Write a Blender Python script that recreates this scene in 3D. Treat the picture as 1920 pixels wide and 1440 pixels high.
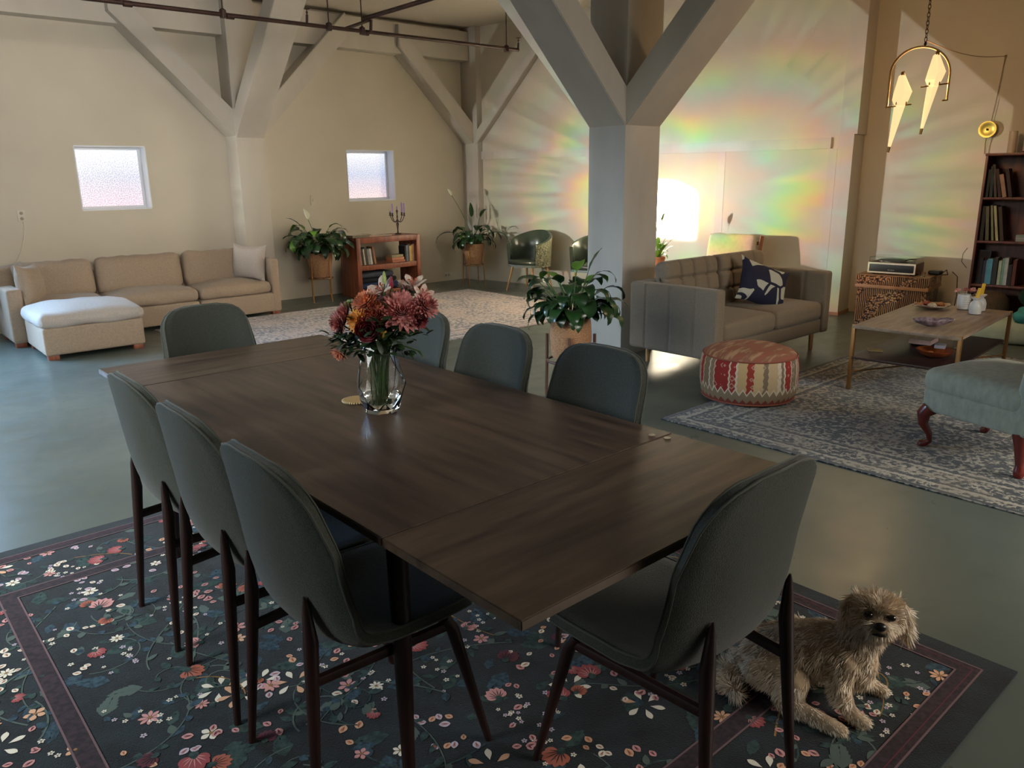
import bpy, bmesh, math, random
from mathutils import Vector, Matrix, noise
PI = math.pi
C = bpy.context.scene.collection
for o in list(bpy.data.objects):
    bpy.data.objects.remove(o, do_unlink=True)
scene = bpy.context.scene
# ------------------------------------------------------------------ camera
YAW, PITCH, ROLL, FPX, EYE = 0.8510, 0.2603, -0.0135, 1465.0, 1.55
fw = Vector((math.cos(YAW)*math.cos(PITCH), math.sin(YAW)*math.cos(PITCH), -math.sin(PITCH)))
rt = Vector((math.sin(YAW), -math.cos(YAW), 0)); up = rt.cross(fw)
rt, up = rt*math.cos(ROLL)+up*math.sin(ROLL), up*math.cos(ROLL)-rt*math.sin(ROLL)
cd = bpy.data.cameras.new('camera'); cam = bpy.data.objects.new('camera', cd); C.objects.link(cam)
cd.sensor_fit = 'HORIZONTAL'; cd.sensor_width = 36.0; cd.lens = FPX/1920*36.0; cd.clip_end = 60
cd.clip_start = 0.02
m = Matrix.Identity(4)
for i in range(3):
    m[i][0], m[i][1], m[i][2] = rt[i], up[i], -fw[i]
m[2][3] = EYE
cam.matrix_world = m
scene.camera = cam
vs = scene.view_settings
vs.view_transform = 'Standard'; vs.look = 'None'; vs.gamma = 1.0; vs.use_curve_mapping = False
vs.exposure = 0.55
# ------------------------------------------------------------------ world, daylight and fill lamps
w = bpy.data.worlds.new('world'); scene.world = w; w.use_nodes = True
w.node_tree.nodes['Background'].inputs[0].default_value = (0.62, 0.72, 0.85, 1)
w.node_tree.nodes['Background'].inputs[1].default_value = 0.12

def area(name, loc, target, sx, sy, power, col, spread=180):
    l = bpy.data.lights.new(name, 'AREA'); l.shape = 'RECTANGLE'; l.size = sx; l.size_y = sy
    l.energy = power; l.color = col; l.spread = math.radians(spread)
    o = bpy.data.objects.new(name, l); C.objects.link(o); o.location = loc
    o.rotation_euler = (Vector(target)-Vector(loc)).to_track_quat('-Z', 'Y').to_euler()
    return o
# big panes left of the frame (cool skylight), then unseen fill lamps added behind the camera
area('daylight_left_window', (-0.35, 9.45, 1.45), (2.2, 4.6, -2.2), 2.1, 1.8, 98, (0.38, 0.64, 1.0), 84)
area('daylight_side_window', (-3.05, 4.4, 2.2), (2.0, 5.2, -1.6), 4.5, 1.9, 95, (0.90, 0.95, 0.92), 76)
area('near_fill_lamp', (4.2, -2.75, 2.1), (2.9, 1.6, .0), 4.0, 1.6, 62, (1.0, 0.92, 0.80), 90)  # fill lamp added to brighten the dog and the near floor
area('high_front_fill_lamp', (0.4, -2.8, 2.75), (2.2, 9.7, 2.55), 2.5, 1.0, 13, (1.0, 0.94, 0.87), 32)  # fill lamp added to lift the back wall, narrow spread

def spot(name, loc, target, cone, blend, power, col, size=0.05):
    l = bpy.data.lights.new(name, 'SPOT'); l.energy = power; l.color = col
    l.spot_size = math.radians(cone); l.spot_blend = blend; l.shadow_soft_size = size
    o = bpy.data.objects.new(name, l); C.objects.link(o); o.location = loc
    o.rotation_euler = (Vector(target)-Vector(loc)).to_track_quat('-Z', 'Y').to_euler()
    return o
# low sun thrown across the room onto the long right wall through the left window
def N(t, typ, **kw):
    n = t.nodes.new(typ)
    for k, v in kw.items():
        if k[0] == 'i' and k[1:].isdigit(): n.inputs[int(k[1:])].default_value = v
        else: setattr(n, k, v)
    return n
def math_(t, op, a, b=None, c=None):
    n = t.nodes.new('ShaderNodeMath'); n.operation = op
    for i, v in enumerate((a, b, c)):
        if v is None: continue
        if isinstance(v, (int, float)): n.inputs[i].default_value = v
        else: t.links.new(v, n.inputs[i])
    return n.outputs[0]
SUN = (-1.2, 9.0, 1.55)
def lamp_uv(l):
    l.use_nodes = True; nt = l.node_tree; tc = N(nt, 'ShaderNodeTexCoord'); sp = N(nt, 'ShaderNodeSeparateXYZ'); nt.links.new(tc.outputs['Normal'], sp.inputs[0])
    zz = math_(nt, 'ABSOLUTE', sp.outputs[2])
    return nt, nt.nodes['Emission'], math_(nt, 'DIVIDE', sp.outputs[0], zz), math_(nt, 'DIVIDE', sp.outputs[1], zz)
def edge(nt, v, lo, hi, soft):
    a = math_(nt, 'DIVIDE', math_(nt, 'SUBTRACT', v, lo), soft); b = math_(nt, 'DIVIDE', math_(nt, 'SUBTRACT', hi, v), soft)
    n = N(nt, 'ShaderNodeClamp'); nt.links.new(math_(nt, 'MINIMUM', a, b), n.inputs[0]); return n.outputs[0]
sun = spot('low_sun_beam', SUN, (8.15, 6.14, 1.12), 22, 0.1, 125000, (1.0, 0.92, 0.80), 0.03)
nt, em, u_, v_ = lamp_uv(sun.data)
r_ = math_(nt, 'SQRT', math_(nt, 'ADD', math_(nt, 'MULTIPLY', u_, u_), math_(nt, 'MULTIPLY', v_, v_)))
core = math_(nt, 'MULTIPLY', edge(nt, u_, -.125, .027, .012), edge(nt, v_, -.038, .037, .014))
core = math_(nt, 'MULTIPLY', core, edge(nt, math_(nt, 'ADD', v_, math_(nt, 'MULTIPLY', u_, .55)), -.2, .036, .012))
halo = math_(nt, 'MULTIPLY', math_(nt, 'POWER', 2.718, math_(nt, 'MULTIPLY', r_, -26.0)), .026)
nt.links.new(math_(nt, 'ADD', core, halo), em.inputs[1])
# the same sun broken into colours by the prismatic window pane
prism = spot('prismatic_sunlight', SUN, (8.15, 6.0, 1.30), 62, 0.3, 3700, (1, .97, .92), 0.03)
nt, em, u_, v_ = lamp_uv(prism.data)
ua, vb = math_(nt, 'DIVIDE', u_, .142), math_(nt, 'DIVIDE', v_, .088)
r_ = math_(nt, 'SQRT', math_(nt, 'ADD', math_(nt, 'MULTIPLY', ua, ua), math_(nt, 'MULTIPLY', vb, vb)))
th = math_(nt, 'ARCTAN2', vb, ua)
cx = N(nt, 'ShaderNodeCombineXYZ')
nt.links.new(math_(nt, 'COSINE', th), cx.inputs[0]); nt.links.new(math_(nt, 'SINE', th), cx.inputs[1])
n1 = N(nt, 'ShaderNodeTexNoise', i2=16.0, i3=5.0); nt.links.new(cx.outputs[0], n1.inputs['Vector'])     # radial streaks
n3 = N(nt, 'ShaderNodeTexNoise', i2=1.6, i3=1.0); nt.links.new(cx.outputs[0], n3.inputs['Vector'])
cx2 = N(nt, 'ShaderNodeCombineXYZ'); nt.links.new(ua, cx2.inputs[0]); nt.links.new(vb, cx2.inputs[1])
n2 = N(nt, 'ShaderNodeTexNoise', i2=1.9, i3=2.0); nt.links.new(cx2.outputs[0], n2.inputs['Vector'])
def sat01(v):
    n = N(nt, 'ShaderNodeClamp'); nt.links.new(v, n.inputs[0]); return n.outputs[0]
rj = math_(nt, 'ADD', r_, math_(nt, 'ADD', math_(nt, 'MULTIPLY', math_(nt, 'SUBTRACT', n1.outputs[0], .5), .8), math_(nt, 'MULTIPLY', math_(nt, 'SUBTRACT', n3.outputs[0], .5), .9)))
tt_ = math_(nt, 'FRACT', math_(nt, 'DIVIDE', math_(nt, 'SUBTRACT', rj, .60), .70))
arc = sat01(math_(nt, 'MULTIPLY', math_(nt, 'SINE', math_(nt, 'MULTIPLY', tt_, PI)), 1.6))
hs = N(nt, 'ShaderNodeCombineColor', mode='HSV')
nt.links.new(math_(nt, 'FRACT', math_(nt, 'SUBTRACT', 1.62, math_(nt, 'MULTIPLY', tt_, .74))), hs.inputs[0])
fade = math_(nt, 'POWER', 2.718, math_(nt, 'MULTIPLY', math_(nt, 'ABSOLUTE', math_(nt, 'SUBTRACT', r_, 1.0)), -.85))
msk = sat01(math_(nt, 'MULTIPLY', math_(nt, 'SUBTRACT', n2.outputs[0], .36), 4.0))
satv = sat01(math_(nt, 'MULTIPLY', math_(nt, 'MULTIPLY', arc, fade), math_(nt, 'ADD', math_(nt, 'MULTIPLY', msk, .62), .16)))
nt.links.new(satv, hs.inputs[1]); hs.inputs[2].default_value = 1.0
nt.links.new(hs.outputs[0], em.inputs[0])
fall = math_(nt, 'POWER', 2.718, math_(nt, 'MULTIPLY', r_, -.80))
val = math_(nt, 'MULTIPLY', math_(nt, 'MULTIPLY', fall, math_(nt, 'ADD', 0.30, math_(nt, 'MULTIPLY', n1.outputs[0], 1.3))), edge(nt, v_, -.20, .34, .10))
val = math_(nt, 'MULTIPLY', math_(nt, 'MULTIPLY', val, math_(nt, 'ADD', 1.0, math_(nt, 'MULTIPLY', satv, 1.1))), edge(nt, u_, -.62, .285, .03))
nt.links.new(val, em.inputs[1])

# ------------------------------------------------------------------ helpers
def lin(c):
    return tuple(((x/255)/12.92 if x/255 <= 0.04045 else ((x/255+0.055)/1.055)**2.4) for x in c)
def col4(c): return (*lin(c), 1.0)
def mat(name, rgb, rough=0.6, metal=0.0, var=0.0, vscale=6.0, bump=0.0, bscale=120.0, stretch=None, rgb2=None,
        spec=None, sheen=0.0, coat=0.0, emit=None, estr=0.0, detail=4.0, lo=0.35, hi=0.65):
    m = bpy.data.materials.new(name); m.use_nodes = True; t = m.node_tree
    b = t.nodes['Principled BSDF']
    b.inputs['Base Color'].default_value = col4(rgb); b.inputs['Roughness'].default_value = rough
    b.inputs['Metallic'].default_value = metal
    if spec is not None: b.inputs['Specular IOR Level'].default_value = spec
    if sheen: b.inputs['Sheen Weight'].default_value = sheen; b.inputs['Sheen Roughness'].default_value = 0.4
    if coat: b.inputs['Coat Weight'].default_value = coat; b.inputs['Coat Roughness'].default_value = 0.15
    if emit: b.inputs['Emission Color'].default_value = col4(emit); b.inputs['Emission Strength'].default_value = estr
    tc = N(t, 'ShaderNodeTexCoord'); mp = N(t, 'ShaderNodeMapping')
    t.links.new(tc.outputs['Object'], mp.inputs[0])
    if stretch: mp.inputs['Scale'].default_value = stretch
    if rgb2 is None and var:
        rgb2 = tuple(max(0, c*(1-var)) for c in rgb)
    if rgb2 is not None:
        nz = N(t, 'ShaderNodeTexNoise'); nz.inputs['Scale'].default_value = vscale; nz.inputs['Detail'].default_value = detail
        t.links.new(mp.outputs[0], nz.inputs['Vector'])
        cr = N(t, 'ShaderNodeValToRGB'); cr.color_ramp.elements[0].position = lo; cr.color_ramp.elements[1].position = hi
        cr.color_ramp.elements[0].color = col4(rgb2); cr.color_ramp.elements[1].color = col4(rgb)
        t.links.new(nz.outputs[0], cr.inputs[0]); t.links.new(cr.outputs[0], b.inputs['Base Color'])
    if bump:
        nb = N(t, 'ShaderNodeTexNoise'); nb.inputs['Scale'].default_value = bscale; nb.inputs['Detail'].default_value = 3
        t.links.new(mp.outputs[0], nb.inputs['Vector'])
        bp = N(t, 'ShaderNodeBump'); bp.inputs['Strength'].default_value = bump; bp.inputs['Distance'].default_value = 0.01
        t.links.new(nb.outputs[0], bp.inputs['Height']); t.links.new(bp.outputs[0], b.inputs['Normal'])
    return m
def tag(o, label=None, cat=None, group=None, kind=None):
    if label: o['label'] = label
    if cat: o['category'] = cat
    if group: o['group'] = group
    if kind: o['kind'] = kind
    return o
def thing(name, label, cat, loc=(0, 0, 0), rz=0.0, group=None):
    o = bpy.data.objects.new(name, None); C.objects.link(o); o.location = loc; o.rotation_euler = (0, 0, rz)
    o.empty_display_size = 0.05
    return tag(o, label, cat, group)
def obj(name, bm, mats, parent=None, smooth=True, loc=None, rot=None, angle=38):
    me = bpy.data.meshes.new(name)
    bmesh.ops.recalc_face_normals(bm, faces=bm.faces)
    bm.to_mesh(me); bm.free()
    for mm in (mats if isinstance(mats, (list, tuple)) else [mats]): me.materials.append(mm)
    if smooth:
        me.shade_smooth()
        try: me.set_sharp_from_angle(angle=math.radians(angle))
        except Exception: pass
    else: me.shade_flat()
    o = bpy.data.objects.new(name, me); C.objects.link(o)
    if parent: o.parent = parent
    if loc: o.location = loc
    if rot: o.rotation_euler = rot
    return o
def struct(name, bm, m, smooth=False, parent=None):
    o = obj(name, bm, m, parent, smooth)
    o['kind'] = 'structure'
    return o
def B(): return bmesh.new()
def box(bm, lo, hi, M=None, mi=0):
    vs_ = []
    for x in (lo[0], hi[0]):
        for y in (lo[1], hi[1]):
            for z in (lo[2], hi[2]):
                p = Vector((x, y, z))
                vs_.append(bm.verts.new(M @ p if M else p))
    for f in ((0,1,3,2),(4,6,7,5),(0,4,5,1),(2,3,7,6),(0,2,6,4),(1,5,7,3)):
        fc = bm.faces.new([vs_[i] for i in f]); fc.material_index = mi
    return bm
def bbox(bm, lo, hi, bev=0.004, M=None, seg=2, mi=0):
    """bevelled box"""
    b2 = B(); box(b2, lo, hi)
    bmesh.ops.bevel(b2, geom=b2.edges[:]+b2.verts[:], offset=bev, segments=seg, affect='EDGES', profile=0.6)
    join(bm, b2, M, mi); return bm
def join(bm, b2, M=None, mi=None):
    mp = {}
    for v in b2.verts: mp[v] = bm.verts.new(M @ v.co if M else v.co)
    for f in b2.faces:
        try:
            nf = bm.faces.new([mp[v] for v in f.verts]); nf.material_index = f.material_index if mi is None else mi
        except ValueError: pass
    b2.free()
def frame_from(d, ref=Vector((0, 0, 1))):
    d = d.normalized()
    if abs(d.dot(ref)) > 0.98: ref = Vector((1, 0, 0))
    a = d.cross(ref).normalized(); return a, a.cross(d).normalized()
def tube(bm, pts, rad, n=10, cap=True, mi=0, flat=1.0):
    pts = [Vector(p) for p in pts]
    if not isinstance(rad, (list, tuple)): rad = [rad]*len(pts)
    rings = []; a = None
    for i, p in enumerate(pts):
        d = (pts[min(i+1, len(pts)-1)]-pts[max(i-1, 0)])
        if d.length < 1e-9: d = Vector((0, 0, 1))
        d.normalize()
        if a is None: a, b = frame_from(d)
        else:
            a = (a - d*a.dot(d)); a = a.normalized() if a.length > 1e-6 else frame_from(d)[0]; b = a.cross(d)
        rings.append([bm.verts.new(p + (a*math.cos(2*PI*k/n)+b*flat*math.sin(2*PI*k/n))*rad[i]) for k in range(n)])
    for i in range(len(rings)-1):
        for k in range(n):
            f = bm.faces.new((rings[i][k], rings[i][(k+1) % n], rings[i+1][(k+1) % n], rings[i+1][k])); f.material_index = mi
    if cap:
        for r in (rings[0][::-1], rings[-1]):
            f = bm.faces.new(r); f.material_index = mi
    return bm
def lathe(bm, prof, n=24, c=(0, 0, 0), M=None, mi=0, squash=1.0, lob=None):
    rings = []
    for (r, z) in prof:
        ring = []
        for k in range(n):
            a = 2*PI*k/n; rr = r*(lob(a, z) if lob else 1)
            p = Vector((c[0]+rr*math.cos(a), c[1]+rr*squash*math.sin(a), c[2]+z))
            ring.append(bm.verts.new(M @ p if M else p))
        rings.append(ring)
    for i in range(len(rings)-1):
        for k in range(n):
            f = bm.faces.new((rings[i][k], rings[i][(k+1) % n], rings[i+1][(k+1) % n], rings[i+1][k])); f.material_index = mi
    for i, r in ((0, rings[0][::-1]), (-1, rings[-1])):
        if prof[i][0] > 1e-4:
            f = bm.faces.new(r); f.material_index = mi
    return bm
def axis_samples(h, r, n):
    r = min(r, h*0.999)
    a = [-(h-r)-r*math.sin(t) for t in (PI/2, PI/3.2, PI/6)]
    k = [-(h-r)+2*(h-r)*i/n for i in range(n+1)]
    return a+k+[-x for x in a[::-1]]
def rbox(bm, half, r=0.03, n=8, deform=None, M=None, mi=0):
    """rounded box with an optional per-vertex deform(p, q) (p local point, q = normalised -1..1)"""
    ax = [axis_samples(h, r, n if h > 2.2*r else max(2, n//3)) for h in half]
    cache = {}
    def V(ix, iy, iz):
        key = (ix, iy, iz)
        if key not in cache:
            p = Vector((ax[0][ix], ax[1][iy], ax[2][iz]))
            inn = Vector([max(-(half[i]-r), min(half[i]-r, p[i])) for i in range(3)])
            d = p-inn
            if d.length > 1e-9: p = inn + d.normalized()*r
            q = Vector([p[i]/half[i] for i in range(3)])
            if deform: p = deform(p, q)
            cache[key] = bm.verts.new(M @ p if M else p)
        return cache[key]
    L = [len(a)-1 for a in ax]
    def quad(a, b, c, d):
        try: f = bm.faces.new((a, b, c, d)); f.material_index = mi
        except ValueError: pass
    for i in range(L[0]):
        for j in range(L[1]):
            for k in (0, L[2]): quad(V(i, j, k), V(i+1, j, k), V(i+1, j+1, k), V(i, j+1, k))
    for i in range(L[0]):
        for j in range(L[2]):
            for k in (0, L[1]): quad(V(i, k, j), V(i+1, k, j), V(i+1, k, j+1), V(i, k, j+1))
    for i in range(L[1]):
        for j in range(L[2]):
            for k in (0, L[0]): quad(V(k, i, j), V(k, i+1, j), V(k, i+1, j+1), V(k, i, j+1))
    return bm
def T(x, y, z, rx=0, ry=0, rz=0):
    return Matrix.Translation((x, y, z)) @ Matrix.Rotation(rz, 4, 'Z') @ Matrix.Rotation(ry, 4, 'Y') @ Matrix.Rotation(rx, 4, 'X')
def pillow(bm, w, h, t, M=None, pinch=0.12, seed=0, n=16, mi=0, wr=0.006):
    """soft throw pillow lying in its local XY plane"""
    sh = {}
    for s in (1, -1):
        g = []
        for i in range(n+1):
            row = []
            for j in range(n+1):
                edge = i in (0, n) or j in (0, n)
                if edge and s == -1: row.append(sh[(i, j)]); continue
                u = 2*i/n-1; v = 2*j/n-1
                u = math.copysign(abs(u)**0.8, u); v = math.copysign(abs(v)**0.8, v)
                px = u*w/2*(1-pinch*(1-v*v)*abs(u)**3 + 0.03*abs(u*v)**3); py = v*h/2*(1-pinch*(1-u*u)*abs(v)**3 + 0.03*abs(u*v)**3)
                zt = s*t/2*((1-abs(u)**2.6)**0.55)*((1-abs(v)**2.6)**0.55) if not edge else 0
                if not edge: zt += wr*noise.noise(Vector((u*3, v*3, seed+s)))*(1 if abs(u) < .95 else 0)
                p = Vector((px, py, zt)); vtx = bm.verts.new(M @ p if M else p); row.append(vtx)
                if edge: sh[(i, j)] = vtx
            g.append(row)
        for i in range(n):
            for j in range(n):
                f = (g[i][j], g[i+1][j], g[i+1][j+1], g[i][j+1])
                fc = bm.faces.new(f if s == 1 else f[::-1]); fc.material_index = mi
    return bm
def extr(bm, pts, axis_vec, M=None, mi=0):
    """polygon pts (3D) extruded by axis_vec"""
    a = [bm.verts.new(M @ Vector(p) if M else Vector(p)) for p in pts]
    b = [bm.verts.new(M @ (Vector(p)+Vector(axis_vec)) if M else Vector(p)+Vector(axis_vec)) for p in pts]
    n = len(pts)
    for f in [a[::-1], b]+[(a[i], a[(i+1) % n], b[(i+1) % n], b[i]) for i in range(n)]:
        fc = bm.faces.new(f); fc.material_index = mi
    return bm
# ------------------------------------------------------------------ materials
WALL = mat('painted_plaster', (205, 197, 180), 0.75, var=0.035, vscale=1.3, bump=0.06, bscale=40)
TIMBER = mat('painted_timber', (200, 193, 182), 0.55, var=0.05, vscale=3, bump=0.12, bscale=22, stretch=(1, 1, 0.25))
CEIL = mat('ceiling_paint', (204, 195, 180), 0.85, var=0.03, vscale=1.0)
FRAMEW = mat('window_frame_white', (228, 232, 236), 0.5)
WALNUT = mat('walnut', (96, 78, 66), 0.36, rgb2=(50, 38, 33), vscale=2.2, stretch=(11, 1.0, 9), bump=0.05, bscale=14, detail=9, lo=.3, hi=.72)
LEGWOOD = mat('dark_leg_wood', (44, 23, 20), 0.42, var=0.3, vscale=6, stretch=(6, 6, .8))
FABRIC = mat('olive_grey_weave', (64, 69, 62), 0.9, var=0.22, vscale=260, bump=0.5, bscale=420, sheen=0.25, detail=2)
PIPING = mat('piping_cloth', (66, 70, 62), 0.8, sheen=0.3)
LINEN = mat('oat_linen', (172, 152, 132), 0.9, var=0.08, vscale=90, bump=0.25, bscale=260, sheen=0.15)
LINENP = mat('pale_linen', (190, 180, 172), 0.9, var=0.06, vscale=90, bump=0.25, bscale=260, sheen=0.15)
GREIGE = mat('greige_wool', (134, 120, 102), 0.92, var=0.12, vscale=160, bump=0.3, bscale=300, sheen=0.15)
BRASS = mat('brass', (176, 138, 84), 0.32, metal=0.9)
GOLDLEG = mat('brushed_gold', (160, 120, 74), 0.38, metal=0.75)
REDWOOD = mat('reddish_wood', (150, 84, 56), 0.42, rgb2=(112, 54, 36), vscale=4, stretch=(6, 6, .6), detail=6)
SHELFWOOD = mat('dark_red_wood', (120, 62, 42), 0.4, rgb2=(84, 40, 28), vscale=4, stretch=(6, 6, .6), detail=6)
OAK = mat('oak', (196, 150, 96), 0.5, rgb2=(160, 116, 70), vscale=5, stretch=(8, 8, 1))
TEAK = mat('teak', (170, 104, 58), 0.45, rgb2=(132, 76, 42), vscale=5, stretch=(8, 8, 1))
BLACK = mat('black', (18, 17, 17), 0.45)
WHITEC = mat('white_glaze', (226, 224, 220), 0.28, var=0.04)
PAPER = mat('paper', (214, 204, 184), 0.85, var=0.1, vscale=60, stretch=(1, 1, 8))
LEAF = mat('peace_lily_leaf', (38, 72, 34), 0.3, rgb2=(22, 46, 24), vscale=7, spec=0.6)
LEAFL = mat('young_leaf', (104, 146, 50), 0.38, rgb2=(70, 112, 36), vscale=9)
STEMG = mat('green_stem', (62, 92, 44), 0.5)
SPATHE = mat('white_spathe', (226, 226, 204), 0.5)
BASKET = mat('woven_basket', (184, 142, 104), 0.8, rgb2=(146, 104, 74), vscale=70, stretch=(1, 1, 2.2), bump=0.6, bscale=110)
IRONPIPE = mat('iron_pipe', (72, 46, 38), 0.5, metal=0.3, var=.3, vscale=9)
PLASTICW = mat('white_plastic', (204, 196, 178), 0.4)

# ------------------------------------------------------------------ room shell
YB = 9.72
# right wall runs slightly askew
WA, WB = Vector((7.684, 9.384, 0)), Vector((8.424, 4.268, 0))
wd = (WB-WA).normalized()          # along the wall, towards the viewer
wn = Vector((wd.y, -wd.x, 0))      # into the room (towards -x)
if wn.x > 0: wn = -wn
WROT = math.atan2(-wd.y, -wd.x)
def wallp(s, off=0.0, z=0.0):      # s metres from WA along the wall, off into the room
    p = WA + wd*s + wn*off; return Vector((p.x, p.y, z))

def floor_material():
    m = bpy.data.materials.new('painted_floor'); m.use_nodes = True; t = m.node_tree; b = t.nodes['Principled BSDF']
    tc = N(t, 'ShaderNodeTexCoord')
    n1 = N(t, 'ShaderNodeTexNoise', i2=0.9, i3=5.0); t.links.new(tc.outputs['Object'], n1.inputs['Vector'])
    mp = N(t, 'ShaderNodeMapping'); mp.inputs['Scale'].default_value = (1, 1.4, 1); mp.inputs['Rotation'].default_value = (0, 0, 0.3)
    t.links.new(tc.outputs['Object'], mp.inputs[0])
    n2 = N(t, 'ShaderNodeTexNoise', i2=5.0, i3=8.0); t.links.new(mp.outputs[0], n2.inputs['Vector'])
    cr = N(t, 'ShaderNodeValToRGB'); cr.color_ramp.elements[0].position = .3; cr.color_ramp.elements[1].position = .7
    cr.color_ramp.elements[0].color = col4((78, 88, 84)); cr.color_ramp.elements[1].color = col4((100, 107, 99))
    t.links.new(n1.outputs[0], cr.inputs[0])
    cr2 = N(t, 'ShaderNodeValToRGB'); cr2.color_ramp.elements[0].position = .66; cr2.color_ramp.elements[1].position = .74
    cr2.color_ramp.elements[0].color = (0, 0, 0, 1); cr2.color_ramp.elements[1].color = (.4, .4, .4, 1)
    t.links.new(n2.outputs[0], cr2.inputs[0])
    mx = N(t, 'ShaderNodeMix', data_type='RGBA'); t.links.new(cr2.outputs[0], mx.inputs['Factor'])
    t.links.new(cr.outputs[0], mx.inputs['A']); mx.inputs['B'].default_value = col4((74, 84, 76))
    t.links.new(mx.outputs['Result'], b.inputs['Base Color'])
    rr = N(t, 'ShaderNodeMapRange'); rr.inputs['To Min'].default_value = .20; rr.inputs['To Max'].default_value = .46
    t.links.new(n2.outputs[0], rr.inputs[0]); t.links.new(rr.outputs[0], b.inputs['Roughness'])
    bp = N(t, 'ShaderNodeBump'); bp.inputs['Strength'].default_value = .035; bp.inputs['Distance'].default_value = .01
    t.links.new(n2.outputs[0], bp.inputs['Height']); t.links.new(bp.outputs[0], b.inputs['Normal'])
    return m
XL, YN, XR, ZC = -3.2, -3.0, 9.6, 3.62
struct('floor', box(B(), (XL-.2, YN-.2, -0.12), (XR+.4, YB+.2, 0)), floor_material())
struct('ceiling', box(B(), (XL-.2, YN-.2, ZC), (XR+.4, YB+.2, ZC+.15)), CEIL)
# back wall with the two small square windows cut out
WINS = [(2.28, 3.01, 1.243, 1.925), (5.60, 6.35, 1.243, 1.915)]
bm = B()
xs = [XL, WINS[0][0], WINS[0][1], WINS[1][0], WINS[1][1], 8.1]
for i in range(5):
    if i in (1, 3):
        wv = WINS[i//2]
        box(bm, (xs[i], YB, 0), (xs[i+1], YB+.3, wv[2])); box(bm, (xs[i], YB, wv[3]), (xs[i+1], YB+.3, ZC))
    else: box(bm, (xs[i], YB, 0), (xs[i+1], YB+.3, ZC))
struct('wall_back', bm, WALL)
bm = B(); box(bm, (XL-.2, YN, 0), (XL, YB+.2, ZC)); struct('wall_left', bm, WALL)
bm = B(); box(bm, (XL-.2, YN-.2, 0), (XR+.4, YN, ZC)); struct('wall_front', bm, WALL)
# right wall, in two planes either side of the pilaster
bm = B()
e1, e2 = wallp(-0.6), wallp(5.32)
pts = [e1, e2, e2-wn*.3, e1-wn*.3]
extr(bm, pts, (0, 0, ZC))
f1, f2 = wallp(5.30, -0.30), wallp(12.6, -0.30)
pts = [f1, f2, f2-wn*.2, f1-wn*.2]
extr(bm, pts, (0, 0, ZC))
struct('wall_right', bm, WALL)
# pilaster
def wprism(s0, s1, o0, o1, z0, z1, bm=None):
    bm = bm or B(); p = [wallp(s0, o0), wallp(s1, o0), wallp(s1, o1), wallp(s0, o1)]
    return extr(bm, [(q.x, q.y, z0) for q in p], (0, 0, z1-z0))
bm = wprism(5.20, 5.36, -.31, 0.045, 0, 1.93); wprism(5.20, 5.38, -.31, 0.012, 1.93, ZC, bm)
struct('trim_8', bm, TIMBER)
struct('trim_9', wprism(-.35, 5.12, -.02, 0.03, 1.79, 1.905), TIMBER)
bm = wprism(5.10, 5.19, -.02, 0.022, 0, 1.79); wprism(2.62, 2.70, -.02, .003, 0, 1.79, bm); wprism(3.80, 3.90, -.02, .004, 0, 1.79, bm)
struct('trim_10', bm, TIMBER)
struct('baseboard_right', wprism(5.19, 5.37, -.31, 0.055, 0, .035), mat('bare_wood_base', (170, 132, 98), .6, var=.2))
# window units
def pane_material(top, low):
    m = bpy.data.materials.new('frosted_pane'); m.use_nodes = True; t = m.node_tree; b = t.nodes['Principled BSDF']
    tc = N(t, 'ShaderNodeTexCoord'); vo = N(t, 'ShaderNodeTexNoise', i2=95.0, i3=3.0); t.links.new(tc.outputs['Object'], vo.inputs['Vector'])
    cr = N(t, 'ShaderNodeValToRGB'); cr.color_ramp.elements[0].position = .42; cr.color_ramp.elements[1].position = .62
    cr.color_ramp.elements[0].color = (.42, .42, .44, 1); cr.color_ramp.elements[1].color = (1.5, 1.5, 1.5, 1); t.links.new(vo.outputs[0], cr.inputs[0])
    sp = N(t, 'ShaderNodeSeparateXYZ'); t.links.new(tc.outputs['Object'], sp.inputs[0])
    mr = N(t, 'ShaderNodeMapRange'); mr.inputs['From Min'].default_value = -.28; mr.inputs['From Max'].default_value = .26
    t.links.new(sp.outputs[2], mr.inputs[0])
    c2 = N(t, 'ShaderNodeValToRGB'); c2.color_ramp.elements[0].color = col4(low); c2.color_ramp.elements[1].color = col4((236, 240, 250))
    e = c2.color_ramp.elements.new(.55); e.color = col4(top)
    t.links.new(mr.outputs[0], c2.inputs[0])
    mx = N(t, 'ShaderNodeMix', data_type='RGBA', blend_type='MULTIPLY'); mx.inputs['Factor'].default_value = 1
    t.links.new(c2.outputs[0], mx.inputs['A']); t.links.new(cr.outputs[0], mx.inputs['B'])
    b.inputs['Base Color'].default_value = (.5, .5, .5, 1); b.inputs['Roughness'].default_value = .35
    t.links.new(mx.outputs['Result'], b.inputs['Emission Color']); b.inputs['Emission Strength'].default_value = 0.68
    return m
PANES = [pane_material((196, 200, 220), (226, 198, 214)), pane_material((176, 192, 226), (224, 196, 206))]
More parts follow.
